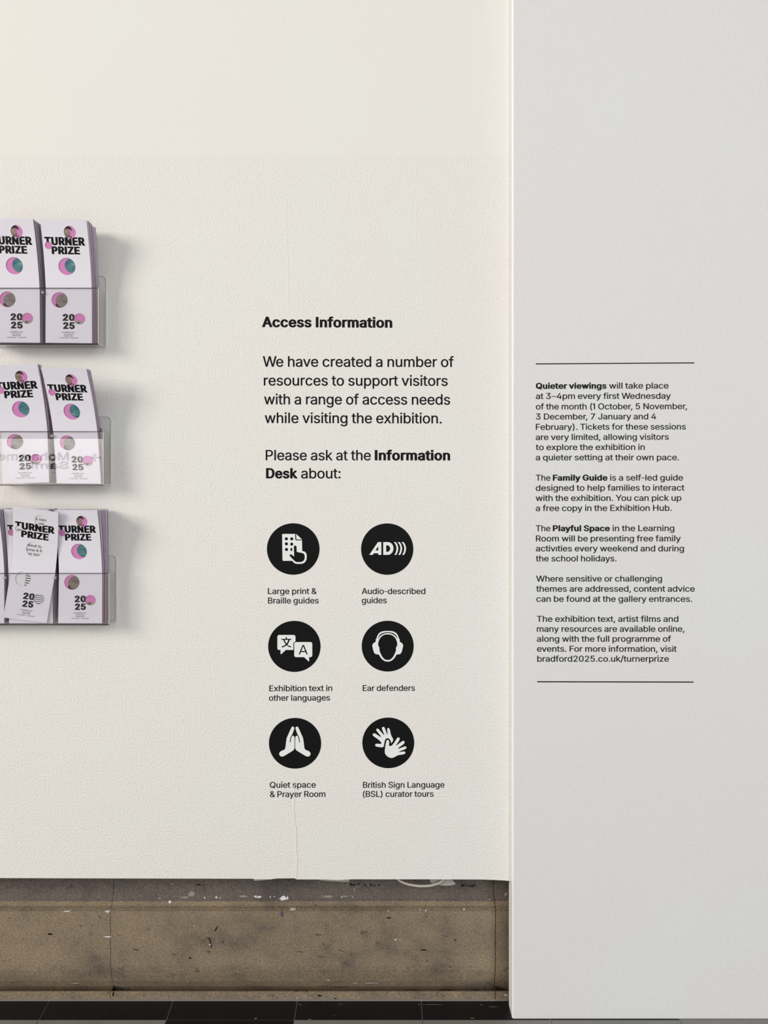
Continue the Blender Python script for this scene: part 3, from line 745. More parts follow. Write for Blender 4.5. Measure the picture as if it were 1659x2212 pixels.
for items, nm, mk in ((white, 'paint_flecks', 'fleck'), (pale, 'scuff_marks', 'scuff'), (dark, 'dark_pits', 'crack')):
    for bi, (lo, hi) in enumerate(((-999, 242), (242, 1069), (1069, 2000))):
        sub = [t for t in items if lo <= t[0] < hi]
        if not sub: continue
        mb = MB()
        for px, py, w, h, q in sub: blob(mb, px, py, max(w, .9), max(h, .9), None, q)
        mb.build(nm, M[mk], blocks[bi])
mb = MB()
blob(mb, 609.2, 1974, 5, 18, None, 0)
mb.build('ink_mark', M['purple'], blocks[1])['label'] = 'purple ink mark'

# floor: a black border row along the plinth, then grey and black squares
yb = D * (ZC / ((2203 - HY) * S) - 1)
mb = MB()
mb.box(-3.4, 2.6, -6.0, 0.17, -0.03, -0.0012, 0)
def fx(px, y): return (px - CX) * S * (D + y) / D
jb = [-440, -166, 106.7, 373.7, 642.4, 909.6, 1178, 1446]
jf = [-480, -196, 84.0, 359.5, 635.4, 912.4, 1190, 1468]
g = 0.0011
for i in range(len(jb) - 1):
    a0, a1 = fx(jb[i], 0.043) + g, fx(jb[i + 1], 0.043) - g
    b0, b1 = fx(jf[i], yb) + g, fx(jf[i + 1], yb) - g
    mb.hexa([(b0, yb + g, -.02), (b0, yb + g, 0), (a0, 0.0425, -.02), (a0, 0.0425, 0), (b1, yb + g, -.02), (b1, yb + g, 0), (a1, 0.0425, -.02), (a1, 0.0425, 0)], 1)
mb.box(-3.4, px0, 0.0410, 0.0452, -0.01, 0.0022, 0)
pat = [2, 2, 2, 1, 2, 2, 2]
edge = [fx(p, yb) for p in jf]
edge = [edge[0] - 0.3 * k for k in range(5, 0, -1)] + edge + [edge[-1] + 0.3 * k for k in range(1, 5)]
yy, r = yb, 0
while yy > -5.9:
    y2 = max(yy - 0.30, -5.95)
    for i, (a, b) in enumerate(zip(edge, edge[1:])):
        if b > 2.55: continue
        k = i - 5
        mi = pat[k] if r == 0 and 0 <= k < 7 else (1 if (i * 3 + r * 5) % 7 == 0 else 2)
        mb.box(a + g, b - g, y2 + g, yy - g, -.02, 0.0, mi)
    yy, r = y2, r + 1
floor = tag(mb.build('floor', [M['grout'], M['tile_black'], M['tile_grey']]), 'stone floor with a black border row and grey squares', 'floor', kind='structure')
mb = MB()
for x, y, w, h, q in ((35, 1003, 18, 12, .6), (368, 1007, 22, 5, .1), (1430, 917, 10, 7, 0), (1500, 930, 60, 3, .05), (1130, 917, 150, 3, 0), (1375, 1000, 30, 5, -.2), (520, 983, 10, 4, 0),
                      (1045, 915, 16, 5, 0), (310, 917, 24, 4, 0), (560, 915, 30, 3, 0)):
    px, py = 540 + x / 2.86, 1850 + y / 2.86
    pts = []
    for i in range(9):
        a = 2 * math.pi * i / 9; rr = .6 + .5 * rng.random()
        u, v = px + w / 5.72 * rr * math.cos(a + q), py + max(h, 2.4) / 5.72 * rr * math.sin(a)
        k = ZC / ((v - HY) * S)
        pts.append(((u - CX) * S * k, D * (k - 1), 0.0004))
    mb.poly(pts)
mb.build('floor_scuffs', M['scuff'], floor)

# ------------------------------------------------------------------ odds and ends hanging below the false wall
def c9(x, y): return (840 + x / 6.144, 1880 + y / 6.144)
pts = [W(*c9(x, y), 0.040 + dy) for x, y, dy in ((60, 60, .01), (110, 112, .006), (150, 145, .003), (200, 168, 0), (260, 187, -.002), (330, 201, -.004), (410, 210, -.005), (490, 210, -.005),
                                                 (560, 202, -.004), (620, 187, -.002), (670, 168, 0), (720, 130, .004), (750, 90, .006))]
mb = MB(); mb.tube(pts, 0.0029, 12, 0.6)
tag(mb.build('cable', M['cable'], smooth=True), 'off-white cable sagging in a loop below the white wall', 'cable')
mb = MB()
flap = [(540, 60), (545, 135), (560, 168), (610, 178), (660, 192), (760, 198), (810, 196), (862, 186), (888, 174), (868, 150), (845, 130), (840, 60)]
mb.fill(region([('+', [[c9(*p) for p in flap]])]), lambda x, y, h: W(x, y, 0.050 - (y - 1900) * 0.0004) + Vector((0, -h, 0)), 0, 0.0022)
tag(mb.build('board_scrap', M['card']), 'torn grey-white scrap poking out beside the sagging cable', 'scrap')
mb = MB()
strip = [(548, 1888), (548, 1903.2), (556, 1902.6), (587, 1899.9), (590, 1888)]
mb.fill(region([('+', [strip])]), lambda x, y, h: W(x, y, 0.034 - h), 0, 0.003)
tag(mb.build('wood_sliver', M['card']), 'short pale sliver under the wall left of the board joint', 'scrap')
mb = MB()
strip = [(690, 1890), (690, 1901.5), (715, 1903.8), (745, 1905.2), (754, 1904.6), (756, 1890)]
mb.fill(region([('+', [strip])]), lambda x, y, h: W(x, y, 0.036 - h), 0, 0.003)
sl = tag(mb.build('wood_sliver', M['card']), 'longer pale sliver with a white tip under the wall right of the board joint', 'scrap')

# ------------------------------------------------------------------ vinyl lettering on the walls
VT = 0.00042               # vinyl thickness
def on_wall(x, y, h): return W(x, y, -h)
def on_panel(x, y, h): return W(x, y, -0.02 - h)


def lettering(name, label, runs, cap, fn, group=None, bold_child='bold_words'):
    """runs: (text, weight, x0, x1, baseline left, baseline right). Bold words inside a paragraph are a part of it."""
    main, bold = MB(), []
    kinds = {r[1] for r in runs}
    for t, wgt, x0, x1, b0, b1 in runs:
        tgt = main
        if wgt == 'bold' and len(kinds) > 1:
            tgt = MB(); bold.append(tgt)
        put_line(tgt, t, wgt, x0, x1, b0, b1, cap, fn, 0.00004, VT)
    o = tag(main.build(name, M['vinyl']), label, 'wall lettering', group)
    for b in bold: b.build(bold_child, M['vinyl'], o)['label'] = 'bold words'
    return o


lettering('wall_heading', 'bold black heading Access Information on the white wall', [('Access Information', 'bold', 565.7, 847.3, 706.6, 708)], 22.7, on_wall)
lettering('wall_paragraph', 'large four-line black paragraph below the bold heading',
          [('We have created a number of', 'regular', 567.6, 980.5, 792.1, 792.9), ('resources to support visitors', 'regular', 569.8, 967.2, 832.8, 833.6),
           ('with a range of access needs', 'regular', 570.3, 972.3, 873.5, 874.3), ('while visiting the exhibition.', 'regular', 571.7, 954.2, 913.9, 914.7)], 22.8, on_wall)
lettering('wall_paragraph', 'two-line black text with bold Information Desk above the round pictograms',
          [('Please ask at the', 'regular', 573.9, 800.9, 994.2, 994.5), ('Information', 'bold', 809.6, 972.3, 994.5, 994.7),
           ('Desk', 'bold', 574.7, 643.6, 1033.5, 1033.5), ('about:', 'regular', 650.4, 735.8, 1033.5, 1033.5)], 22.4, on_wall)
CG = 'captions under the round pictograms'
for lab, runs in (
        ('small caption Large print and Braille guides under the top left pictogram', [('Large print &', 578.8, 684.3, 1283.3, 1283.3), ('Braille guides', 579, 688.3, 1303.7, 1303.5)]),
        ('small caption Audio-described guides under the top right pictogram', [('Audio-described', 781.4, 918.9, 1283.3, 1283.3), ('guides', 781.4, 835.4, 1303.2, 1303.0)]),
        ('small caption Exhibition text in other languages under the speech bubbles', [('Exhibition text in', 581.7, 717.6, 1493.3, 1492.7), ('other languages', 580.9, 712.8, 1513.9, 1513.4)]),
        ('one-line small caption Ear defenders under the headphones pictogram', [('Ear defenders', 783.5, 896.4, 1492.7, 1492.5)]),
        ('small caption Quiet space and Prayer Room under the praying hands', [('Quiet space', 582.8, 682.1, 1701.9, 1701.4), ('& Prayer Room', 583.1, 702.7, 1722, 1721.5)]),
        ('small caption British Sign Language curator tours under the signing hands', [('British Sign Language', 784, 960, 1701.9, 1701.4), ('(BSL) curator tours', 784, 936.5, 1721.7, 1721.2)])):
    lettering('wall_caption', lab, [(t, 'regular', a, b, c, d) for t, a, b, c, d in runs], 12.9, on_wall, CG)

PG = 'small paragraphs on the grey-white panel'
R = 'regular'
lettering('panel_paragraph', 'topmost small paragraph on the grey-white panel, starting with bold Quieter viewings',
          [('Quieter viewings', 'bold', 1157.5, 1310.4, 840, 839.6), ('will take place', R, 1315.7, 1444, 839.5, 839.2), ('at 3–4pm every first Wednesday', R, 1157.5, 1449.1, 862, 861.3),
           ('of the month (1 October, 5 November,', R, 1157.5, 1484, 884.6, 883.8), ('3 December, 7 January and 4', R, 1157.5, 1417.5, 906.3, 905.8),
           ('February). Tickets for these sessions', R, 1157.5, 1481.5, 928.6, 927.8), ('are very limited, allowing visitors', R, 1157.2, 1444.6, 950.6, 949.9),
           ('to explore the exhibition in', R, 1157.2, 1392.7, 972.4, 971.9), ('a quieter setting at their own pace.', R, 1157.2, 1466.8, 994.4, 994.2)], 13.0, on_panel, PG)
lettering('panel_paragraph', 'small four-line paragraph with bold Family Guide on the grey-white panel',
          [('The', R, 1157.5, 1188.9, 1038.5, 1038.5), ('Family Guide', 'bold', 1194.2, 1312.4, 1038.4, 1038.2), ('is a self-led guide', R, 1317.7, 1475.4, 1038.2, 1038),
           ('designed to help families to interact', R, 1157.2, 1478.5, 1060.3, 1059.7), ('with the exhibition. You can pick up', R, 1157.2, 1471.9, 1082.3, 1081.8),
           ('a free copy in the Exhibition Hub.', R, 1157.2, 1450.9, 1104, 1103.5)], 13.0, on_panel, PG)
lettering('panel_paragraph', 'small four-line paragraph with bold Playful Space on the grey-white panel',
          [('The', R, 1157.5, 1188.9, 1147.8, 1147.6), ('Playful Space', 'bold', 1194.2, 1317.5, 1147.6, 1147.5), ('in the Learning', R, 1323.3, 1456.7, 1147.5, 1147.3),
           ('Room will be presenting free family', R, 1157.7, 1470.6, 1169.6, 1169.4), ('activıties every weekend and during', R, 1157.5, 1477.5, 1191.1, 1191),
           ('the school holidays.', R, 1157.5, 1331.9, 1212.8, 1212.7)], 13.0, on_panel, PG)
lettering('panel_paragraph', 'small three-line paragraph about content advice on the grey-white panel',
          [('Where sensitive or challenging', R, 1158.2, 1430.1, 1256.4, 1256.2), ('themes are addressed, content advice', R, 1158.2, 1500.8, 1278.2, 1278.2),
           ('can be found at the gallery entrances.', R, 1158.5, 1495.2, 1300, 1300)], 13.0, on_panel, PG)
lettering('panel_paragraph', 'lowest small paragraph on the grey-white panel, ending in a web address',
          [('The exhibition text, artist films and', R, 1159.5, 1465.3, 1343.3, 1343.3), ('many resources are available online,', R, 1159.7, 1478.5, 1364.8, 1364.8),
           ('along with the full programme of', R, 1159.7, 1449.6, 1386.3, 1386.3), ('events. For more information, visit', R, 1160, 1461.8, 1407.8, 1408),
           ('bradford2025.co.uk/turnerprize', R, 1160.5, 1444.8, 1429.4, 1429.4)], 13.0, on_panel, PG)
for lab, pts in (('thin black rule above the small paragraphs on the panel', [(1157.5, 785), (1499.7, 782.7), (1499.7, 784.9), (1157.5, 787.2)]),
                 ('thin black rule below the web address on the panel', [(1160.5, 1471.5), (1498.2, 1472.2), (1498.2, 1474.6), (1160.5, 1473.9)])):
    mb = MB(); mb.fill(region([('+', [pts])]), on_panel, 0.00004, VT)
    tag(mb.build('panel_rule', M['vinyl']), lab, 'line')

# ------------------------------------------------------------------ round pictograms
def tr(pts, ox, oy): return [(ox + x / 13.825, oy + y / 13.825) for x, y in pts]


def pictogram(label, c, rx, ry, origin, layers):
    ox, oy = origin
    base = W(c[0], c[1] + ry)
    e = empty('pictogram', base, label, 'pictogram', 'round black pictograms on the white wall')
    mb = MB()
    mb.fill(region([('+', [circle(c[0], c[1], rx, ry, 96)])]), on_wall, 0.00004, VT)
    mb.build('disc', M['vinyl'], e)
    mb = MB()
    mb.fill(region([(op, [tr(p, ox, oy) for p in cs]) for op, cs in layers]), on_wall, VT, VT + 0.0002)
    mb.build('symbol', M['vinyl_white'], e)['label'] = 'white symbol'


def mir(pts, m): return [(2 * m - x, y) for x, y in pts][::-1]


doc = [(530, 378), (893, 378), (895, 530), (900, 553), (925, 572), (1098, 572), (1102, 878), (1110, 892), (1160, 900), (1215, 940), (1238, 1010), (1236, 1120), (1205, 1200), (1150, 1250),
       (1080, 1272), (930, 1272), (868, 1248), (800, 1182), (545, 1182), (522, 1172), (514, 1150), (503, 405), (511, 386)]
hand = [(853, 765), (866, 735), (893, 720), (922, 735), (936, 765), (938, 905), (960, 920), (1120, 950), (1165, 985), (1178, 1030), (1178, 1110), (1150, 1175), (1080, 1218), (930, 1220), (875, 1188), (738, 1045), (725, 1015),
        (740, 990), (765, 984), (795, 998), (862, 1056)]
pictogram('round pictogram of a finger touching a page of raised dots', (633.4, 1185.9), 56.8, 55.6, (573, 1126), [
    ('+', [doc]), ('+', [[(924, 380), (1100, 545), (945, 545), (926, 532)]]),
    ('-', [circle(630, 525, 47)]), ('-', [circle(790, 525, 47)]), ('-', [circle(631, 675, 47)]), ('-', [circle(791, 684, 47)]), ('-', [circle(634, 842, 47)]), ('-', [circle(795, 842, 48)]),
    ('+', [circle(893, 765, 88)]), ('+', [[(806, 765), (870, 765), (870, 960), (806, 960)]]), ('-', [hand])])
wave = [(1033, 622), (1090, 622), (1135, 685), (1160, 760), (1166, 820), (1156, 890), (1132, 955), (1103, 1003), (1050, 1003), (1085, 945), (1106, 880), (1113, 812), (1107, 750), (1083, 690)]
pictogram('round pictogram with the letters AD and three sound waves', (836.4, 1186.1), 56.4, 55.5, (776, 1126), [
    ('+', [[(300, 1003), (560, 622), (660, 622), (660, 1003), (568, 1003), (568, 955), (435, 955), (403, 1003)]]), ('-', [[(570, 742), (570, 872), (482, 872)]]),
    ('+', [[(717, 622), (850, 622), (905, 630), (955, 655), (995, 700), (1017, 755), (1022, 812), (1014, 870), (990, 925), (950, 970), (905, 995), (860, 1003), (717, 1003)]]),
    ('-', [[(805, 715), (840, 715), (885, 732), (915, 768), (926, 812), (916, 862), (888, 897), (845, 912), (805, 912)]]),
    ('+', [wave]), ('+', [[(x + 116, y) for x, y in wave]]), ('+', [[(x + 232, y) for x, y in wave]])])
A_out = [(955, 1075), (1072, 790), (1114, 790), (1230, 1075), (1190, 1075), (1162, 1006), (1022, 1006), (994, 1075)]
pictogram('round pictogram of two overlapping speech bubbles with characters', (635.8, 1396.3), 56.6, 55.2, (576, 1336), [
    ('+', [rrect(320, 492, 860, 940, 55)]), ('+', [[(415, 930), (415, 1060), (432, 1069), (575, 938), (575, 930)]]),
    ('-', [rrect(797, 680, 1450, 1200, 85)]),
    ('+', [rrect(823, 704, 1363, 1155, 58)]), ('+', [[(1112, 1150), (1252, 1281), (1268, 1278), (1268, 1150)]]),
    ('-', [[(568, 555), (606, 555), (606, 612), (568, 612)]]), ('-', [[(440, 608), (735, 608), (735, 641), (440, 641)]]),
    ('-', [[(497, 635), (538, 635), (556, 690), (590, 742), (625, 783), (672, 815), (738, 838), (720, 870), (650, 840), (595, 800), (556, 755), (520, 705)]]),
    ('-', [[(645, 635), (690, 635), (668, 705), (635, 765), (590, 808), (530, 845), (462, 870), (443, 838), (505, 815), (560, 780), (600, 735), (628, 690)]]),
    ('-', [A_out]), ('+', [[(1036, 970), (1148, 970), (1093, 832)]])])
outer = [(465, 705), (462, 632), (490, 588), (510, 520), (560, 440), (640, 390), (740, 372)]
muffL = [(400, 732), (362, 790), (365, 835), (402, 990), (435, 1048), (485, 1072), (560, 1072)]
chin = [(592, 1135), (655, 1222), (740, 1278)]
left = [(740, 372), (640, 390), (560, 440), (510, 520), (490, 588), (462, 632), (465, 703), (440, 710), (400, 732), (362, 790), (365, 835), (402, 990), (435, 1048), (485, 1072), (560, 1074),
        (592, 1138), (655, 1222), (740, 1278), (823, 1290)]
face = [(823, 474), (740, 480), (655, 520), (585, 600), (546, 690), (536, 770), (542, 815), (566, 850), (580, 895), (570, 938), (606, 1040), (655, 1140), (730, 1222), (823, 1247)]
gap = [(527, 592), (570, 503), (640, 445), (740, 414), (823, 410), (823, 436), (740, 442), (660, 477), (592, 527), (545, 588)]
pictogram('round pictogram of a head wearing ear defenders', (837.5, 1395.8), 56.1, 54.9, (778, 1336), [
    ('+', [smooth(left + mir(left, 823)[1:], 1)]), ('-', [smooth(face + mir(face, 823)[1:-1], 2)]), ('-', [gap + mir(gap, 823)])])
praying = [(818, 645), (820, 970), (800, 1018), (765, 1048), (510, 1203), (460, 1222), (410, 1216), (370, 1182), (358, 1133), (380, 1083), (430, 1050), (520, 1015), (545, 970), (580, 680), (602, 628),
           (722, 357), (740, 332), (770, 322), (800, 338), (816, 375), (752, 560), (714, 612), (697, 655), (674, 790), (684, 806), (699, 798), (724, 655), (742, 612), (772, 595), (802, 608)]
pictogram('round pictogram of two hands pressed together in prayer', (637.3, 1605.6), 56.4, 54.8, (577, 1546), [
    ('+', [smooth(praying, 2)]), ('+', [smooth(mir(praying, 829), 2)])])
hand_a = [(685, 952), (480, 926), (445, 908), (431, 878), (450, 845), (485, 835), (605, 845), (625, 833), (608, 790), (575, 750), (520, 705), (375, 605), (357, 570), (372, 537), (410, 525), (450, 540), (585, 632), (612, 636),
          (602, 608), (475, 450), (464, 412), (490, 385), (527, 390), (560, 425), (688, 572), (706, 578), (702, 555), (635, 390), (640, 350), (675, 331), (710, 345), (730, 390), (785, 545), (800, 560), (808, 545), (791, 400), (800, 377), (830, 366), (860, 385),
          (880, 450), (905, 575), (985, 728), (905, 837), (905, 775), (880, 712), (840, 680), (795, 671), (750, 690), (725, 735), (710, 800)]
hand_b = [(848, 908), (854, 790), (842, 738), (807, 715), (775, 738), (763, 790), (738, 900), (719, 1060), (725, 1120), (760, 1180), (810, 1225), (870, 1255), (930, 1262), (985, 1252), (1060, 1207), (1130, 1177), (1290, 1152), (1328, 1132),
          (1341, 1098), (1322, 1072), (1290, 1068), (1155, 1088), (1138, 1085), (1150, 1070), (1330, 1000), (1370, 968), (1370, 935), (1337, 914), (1300, 922), (1135, 988), (1115, 980), (1125, 962), (1290, 845), (1315, 803), (1306, 765), (1270, 749), (1235, 765),
          (1065, 892), (1050, 896), (1055, 878), (1140, 765), (1169, 700), (1160, 660), (1130, 646), (1095, 660), (1068, 705), (970, 850), (930, 892), (885, 910)]
pictogram('round pictogram of two open hands signing', (838.7, 1604.7), 56.0, 54.7, (779, 1546), [('+', [smooth(hand_a, 1)]), ('+', [smooth(hand_b, 1)])])

# ------------------------------------------------------------------ clear acrylic leaflet holders
YF = -0.050                # front of the pocket


def holder(label, right, top, front, ptop, bottom, dividers, left, screw=None):
    xr = W(front, 0, YF).x
    xl = W(left, 0, YF).x
    z0 = W(0, bottom, YF).z
    zt = W(0, ptop, YF).z
    zb = W(0, top, 0).z
    e = empty('leaflet_holder', ((xl + xr) / 2, -0.025, z0), label, 'leaflet holder', 'clear leaflet holders on the white wall')
    th = 0.0026
    mb = MB()
    bp = [(xl, z0), (xr, z0)] + [(xr - .011 + .011 * math.cos(a), zb - .011 + .011 * math.sin(a)) for a in (math.pi / 2 * i / 6 for i in range(7))] + \
         [(xl + .011 - .011 * math.sin(a), zb - .011 + .011 * math.cos(a)) for a in (math.pi / 2 * i / 6 for i in range(7))]
    mb.fill(region([('+', [bp])]), lambda x, z, h: Vector((x, -h, z)), 0.0006, 0.0036, 0, 1)
    mb.build('back_plate', [M['acrylic'], M['rim']], e)
    mb = MB(); mb.box(xl, xr, YF, YF + th, z0, zt - .0014)
    fp = mb.build('front_panel', M['acrylic_front'], e)
    mb = MB(); mb.box(xl, xr, YF - 0.0001, YF + th, zt - .0014, zt)
    mb.build('front_rim', M['rim_dark'], e)['label'] = 'grey polished top edge'
    mb = MB(); mb.box(xl, xr, YF, -0.0036, z0 - th, z0 - .0001)
    mb.build('base', M['acrylic'], e)
    mb = MB(); mb.box(xl, xr, YF - .0001, YF + .0016, z0 - th * .9, z0 + .0004)
    mb.build('base_edge', M['rim_dark'], e)
    for x in (xr - th, xl):
        mb = MB()
        mb.box(x, x + th, YF + th, -0.0036, z0, zt)
        sp = mb.build('side_panel', M['acrylic'], e)
        mb = MB(); mb.box(x + (th - .0009 if x > xl else 0), x + (th + .0002 if x > xl else .0011), YF - .0002, YF + .0008, z0, zt)
        mb.box(x + (th - .0007 if x > xl else 0), x + (th + .0002 if x > xl else .0009), YF + .0008, -0.0036, z0 - .0006, z0 + .0008)
        mb.build('polished_edge', M['rim'], sp)
    for d in dividers:
        x = W(d, 0, YF).x
        mb = MB(); mb.box(x - .001, x + .001, YF + th, -0.0036, z0, zt - .004)
        dv = mb.build('divider', M['acrylic'], e)
        mb = MB()
        c = Vector((x, YF - .001, zt - .011))
        ring = [[c + Vector((r * math.cos(t), -dy, r * math.sin(t))) for t in (2 * math.pi * i / 12 for i in range(12))] for r, dy in ((.0036, -.002), (.0034, .0004), (.0018, .0012))]
        for r0, r1 in zip(ring, ring[1:]):
            for i in range(12): mb.poly([r0[i], r0[(i + 1) % 12], r1[(i + 1) % 12], r1[i]])
        mb.poly(ring[-1])
        mb.build('peg', M['peg'], dv, smooth=True)
    if screw:
        c = W(*screw, -0.0036)
        mb = MB()
        n = 14
        r0 = [c + Vector((.0042 * math.cos(t), 0, .0042 * math.sin(t))) for t in (2 * math.pi * i / n for i in range(n))]
        r1 = [c + Vector((.0030 * math.cos(t), -.0016, .0030 * math.sin(t))) for t in (2 * math.pi * i / n for i in range(n))]
        for i in range(n): mb.poly([r0[i], r0[(i + 1) % n], r1[(i + 1) % n], r1[i]])
        mb.poly(r1)
        mb.build('screw', M['metal'], e)
    return e


holder('topmost clear acrylic leaflet holder on the white wall', 229, 596.5, 212.7, 621.5, 742.4, (92,), -25)
holder('middle clear acrylic leaflet holder with mirrored lettering in its front', 239.8, 900, 223.5, 931.5, 1047, (112,), -4, (216.5, 928.5))
holder('lowest clear acrylic leaflet holder on the white wall', 252.8, 1199, 235.5, 1238, 1348.5, (119, 11), -98)

# ------------------------------------------------------------------ leaflets
VM = 0.56                  # where a leaflet leaves its pocket, as a fraction of its length from the top
ROWS = [0, .1, .2, .3, .4, .48, VM, .64, 1.0]


class Sheet:
    """A leaflet's surface: corners in the photograph with their depths; u across, v down, h outwards."""
    def __init__(self, tl, tr_, br, bl, yt, ym, yb):
        self.c = [W(*tl, yt), W(*tr_, yt), W(*br, yb), W(*bl, yb)]
        self.y = (yt, ym, yb)

    def depth(self, v):
        for a, b in zip(ROWS, ROWS[1:]):
            if v <= b or b == 1.0:
                return self.curve(a) + (self.curve(b) - self.curve(a)) * (v - a) / (b - a)

    def curve(self, v):
        yt, ym, yb = self.y
        if v < VM:
            t = 1 - v / VM
            return ym + (yt - ym) * (0.45 * t + 0.55 * t * t)
        return ym + (yb - ym) * (v - VM) / (1 - VM)

    def __call__(self, u, v, h):
        a, b, c, d = self.c
        p = (a * (1 - u) + b * u) * (1 - v) + (d * (1 - u) + c * u) * v
        return Vector((p.x, self.depth(v) - h, p.z))

    def behind(self, yt, ym, yb, dx, dz, sk):
        s = Sheet.__new__(Sheet)
        s.c = [Vector((p.x + dx + (sk if i < 2 else 0), p.y, p.z + dz)) for i, p in enumerate(self.c)]
        s.y = (yt, ym, yb)
        return s


def slab(mb, sh, h0, h1, front, side, u0=0.0, u1=1.0):
    for va, vb in zip(ROWS, ROWS[1:]):
        A = [sh(u0, va, h1), sh(u1, va, h1), sh(u1, vb, h1), sh(u0, vb, h1)]
        B = [sh(u0, va, h0), sh(u1, va, h0), sh(u1, vb, h0), sh(u0, vb, h0)]
        mb.poly(A, front); mb.poly(B[::-1], side)
        mb.poly([A[1], B[1], B[2], A[2]], side); mb.poly([A[0], A[3], B[3], B[0]], side)
        if va == 0: mb.poly([A[0], B[0], B[1], A[1]], side)
        if vb == 1: mb.poly([A[3], A[2], B[2], B[3]], side)


def uvc(cx, cy, r, n=40): return circle(cx, cy, r / 462, r / 1238, n)
def U(x, y): return ((x - 398 - (y - 150) * 0.0436) / 462, (y - 150) / 1238)
def UP(*pts): return [U(*p) for p in pts]


HOLES = {'face': (*U(686, 272), 60), 'dot': (*U(466, 400), 36), 'sea': (*U(643, 603), 85), 'head': (*U(573, 942), 81), 'hill': (*U(780, 1137), 57)}
H = {k: uvc(*v) for k, v in HOLES.items()}
CUTS = [(0, 1, v) for v in ROWS[1:-1]]
TITLE = line_contours('TURNER', 'black', .045, .925, .1995, .0640) + line_contours('PRIZE', 'black', .182, .794, .2690, .0610)
YEAR = line_contours('20', 'black', .368, .632, .814, .0575) + line_contours('25', 'black', .378, .632, .8825, .0570)
SMALL = line_contours('CARTWRIGHT HALL', 'bold', .35, .645, .9135, .0068) + line_contours('ART GALLERY', 'bold', .40, .60, .9290, .0068) + \
    line_contours('BRADFORD', 'bold', .412, .592, .9440, .0068) + line_contours('27 SEP 2025 – 22 FEB 2026', 'bold', .297, .708, .9600, .0068)


def lens(hole, c, r, n=40): return region([('+', [H[hole]]), ('&', [uvc(*U(*c), r, n)])])


big = lambda k: uvc(HOLES[k][0], HOLES[k][1], HOLES[k][2] + 4)
ART = {
    'cover': region([('+', [[(0, 0), (1, 0), (1, 1), (0, 1)]])] + [('-', [H[k]]) for k in H], CUTS),
    'title': region([('+', TITLE), ('-', [H['face']]), ('-', [H['dot']])], CUTS),
    'year': region([('+', YEAR), ('-', [H['hill']])], CUTS),
    'small': region([('+', SMALL)]),
    'portrait': region([('+', [big('face')]), ('&', [uvc(*U(632, 282), 56)])]),
    'hair': region([('+', [smooth(UP((615, 225), (650, 200), (695, 222), (712, 262), (690, 246), (662, 236), (640, 240), (622, 256)))]), ('&', [big('face')])]),
    'beard': region([('+', [smooth(UP((640, 318), (648, 296), (664, 290), (680, 300), (684, 322), (672, 312), (660, 304), (650, 322)))]), ('+', [smooth(UP((692, 300), (702, 310), (696, 336), (690, 326)))]), ('&', [big('face')])]),
    'sea': region([('+', [big('sea')]), ('&', [uvc(*U(692, 592), 73)])]),
    'back_of_head': region([('+', [big('head')]), ('&', [uvc(*U(606, 952), 76)])]),
    'collar': region([('+', [smooth(UP((530, 985), (548, 975), (556, 1000), (580, 1015), (610, 1012), (600, 1022), (560, 1018), (535, 1005)))]), ('&', [big('head')])]),
    'hill': region([('+', [big('hill')]), ('&', [uvc(*U(778, 1218), 67)])]),
    'hill_dot': region([('+', [uvc(*U(772, 1174), 9)])]),
}
PIX = [('portrait', 'printed_picture', 'skin', -.00110), ('hair', 'picture_dark_shape', 'hair', -.00103), ('beard', 'picture_dark_shape', 'hair', -.00103), ('sea', 'printed_picture', 'teal', -.00110),
       ('back_of_head', 'printed_picture', 'greyp', -.00110), ('collar', 'picture_dark_shape', 'hair', -.00103), ('hill', 'printed_picture', 'greyl', -.00110), ('hill_dot', 'picture_dark_shape', 'hair', -.00103)]  # hair, beard, collar and dot are dark print in the pictures
PIC_LABEL = {'portrait': 'brown printed picture', 'sea': 'blue-green printed picture', 'back_of_head': 'grey-brown printed picture', 'hill': 'pale grey printed picture'}


def page_text():
    t = []
    t += [('face', line_contours('s bes', 'regular', .500, .745, .1000, .0240)), ('face', line_contours('ual', 'regular', .555, .675, .1360, .0240))]
    t += [('dot', line_contours('and', 'regular', .080, .245, .2180, .0230))]
    t += [('sea', line_contours('ited to', 'regular', .335, .660, .3450, .0250)), ('sea', line_contours('ome it for', 'regular', .300, .735, .3840, .0250)), ('sea', line_contours('st times', 'regular', .350, .725, .4220, .0250))]
    out = [region([('+', cs), ('&', [H[k]])]) for k, cs in t]
    bars = [[(.35, .585 + .021 * i), (.60, .585 + .021 * i), (.60, .592 + .021 * i), (.35, .592 + .021 * i)] for i in range(8)]
    out.append(region([('+', bars), ('&', [H['head']])]))
    bars = [[(.55, .765 + .0175 * i), (.95, .765 + .0175 * i), (.95, .7705 + .0175 * i), (.55, .7705 + .0175 * i)] for i in range(4)] + [[(.55, .836), (.80, .836), (.80, .842), (.55, .842)]]
    out.append(region([('+', bars), ('&', [H['hill']])]))
    return out


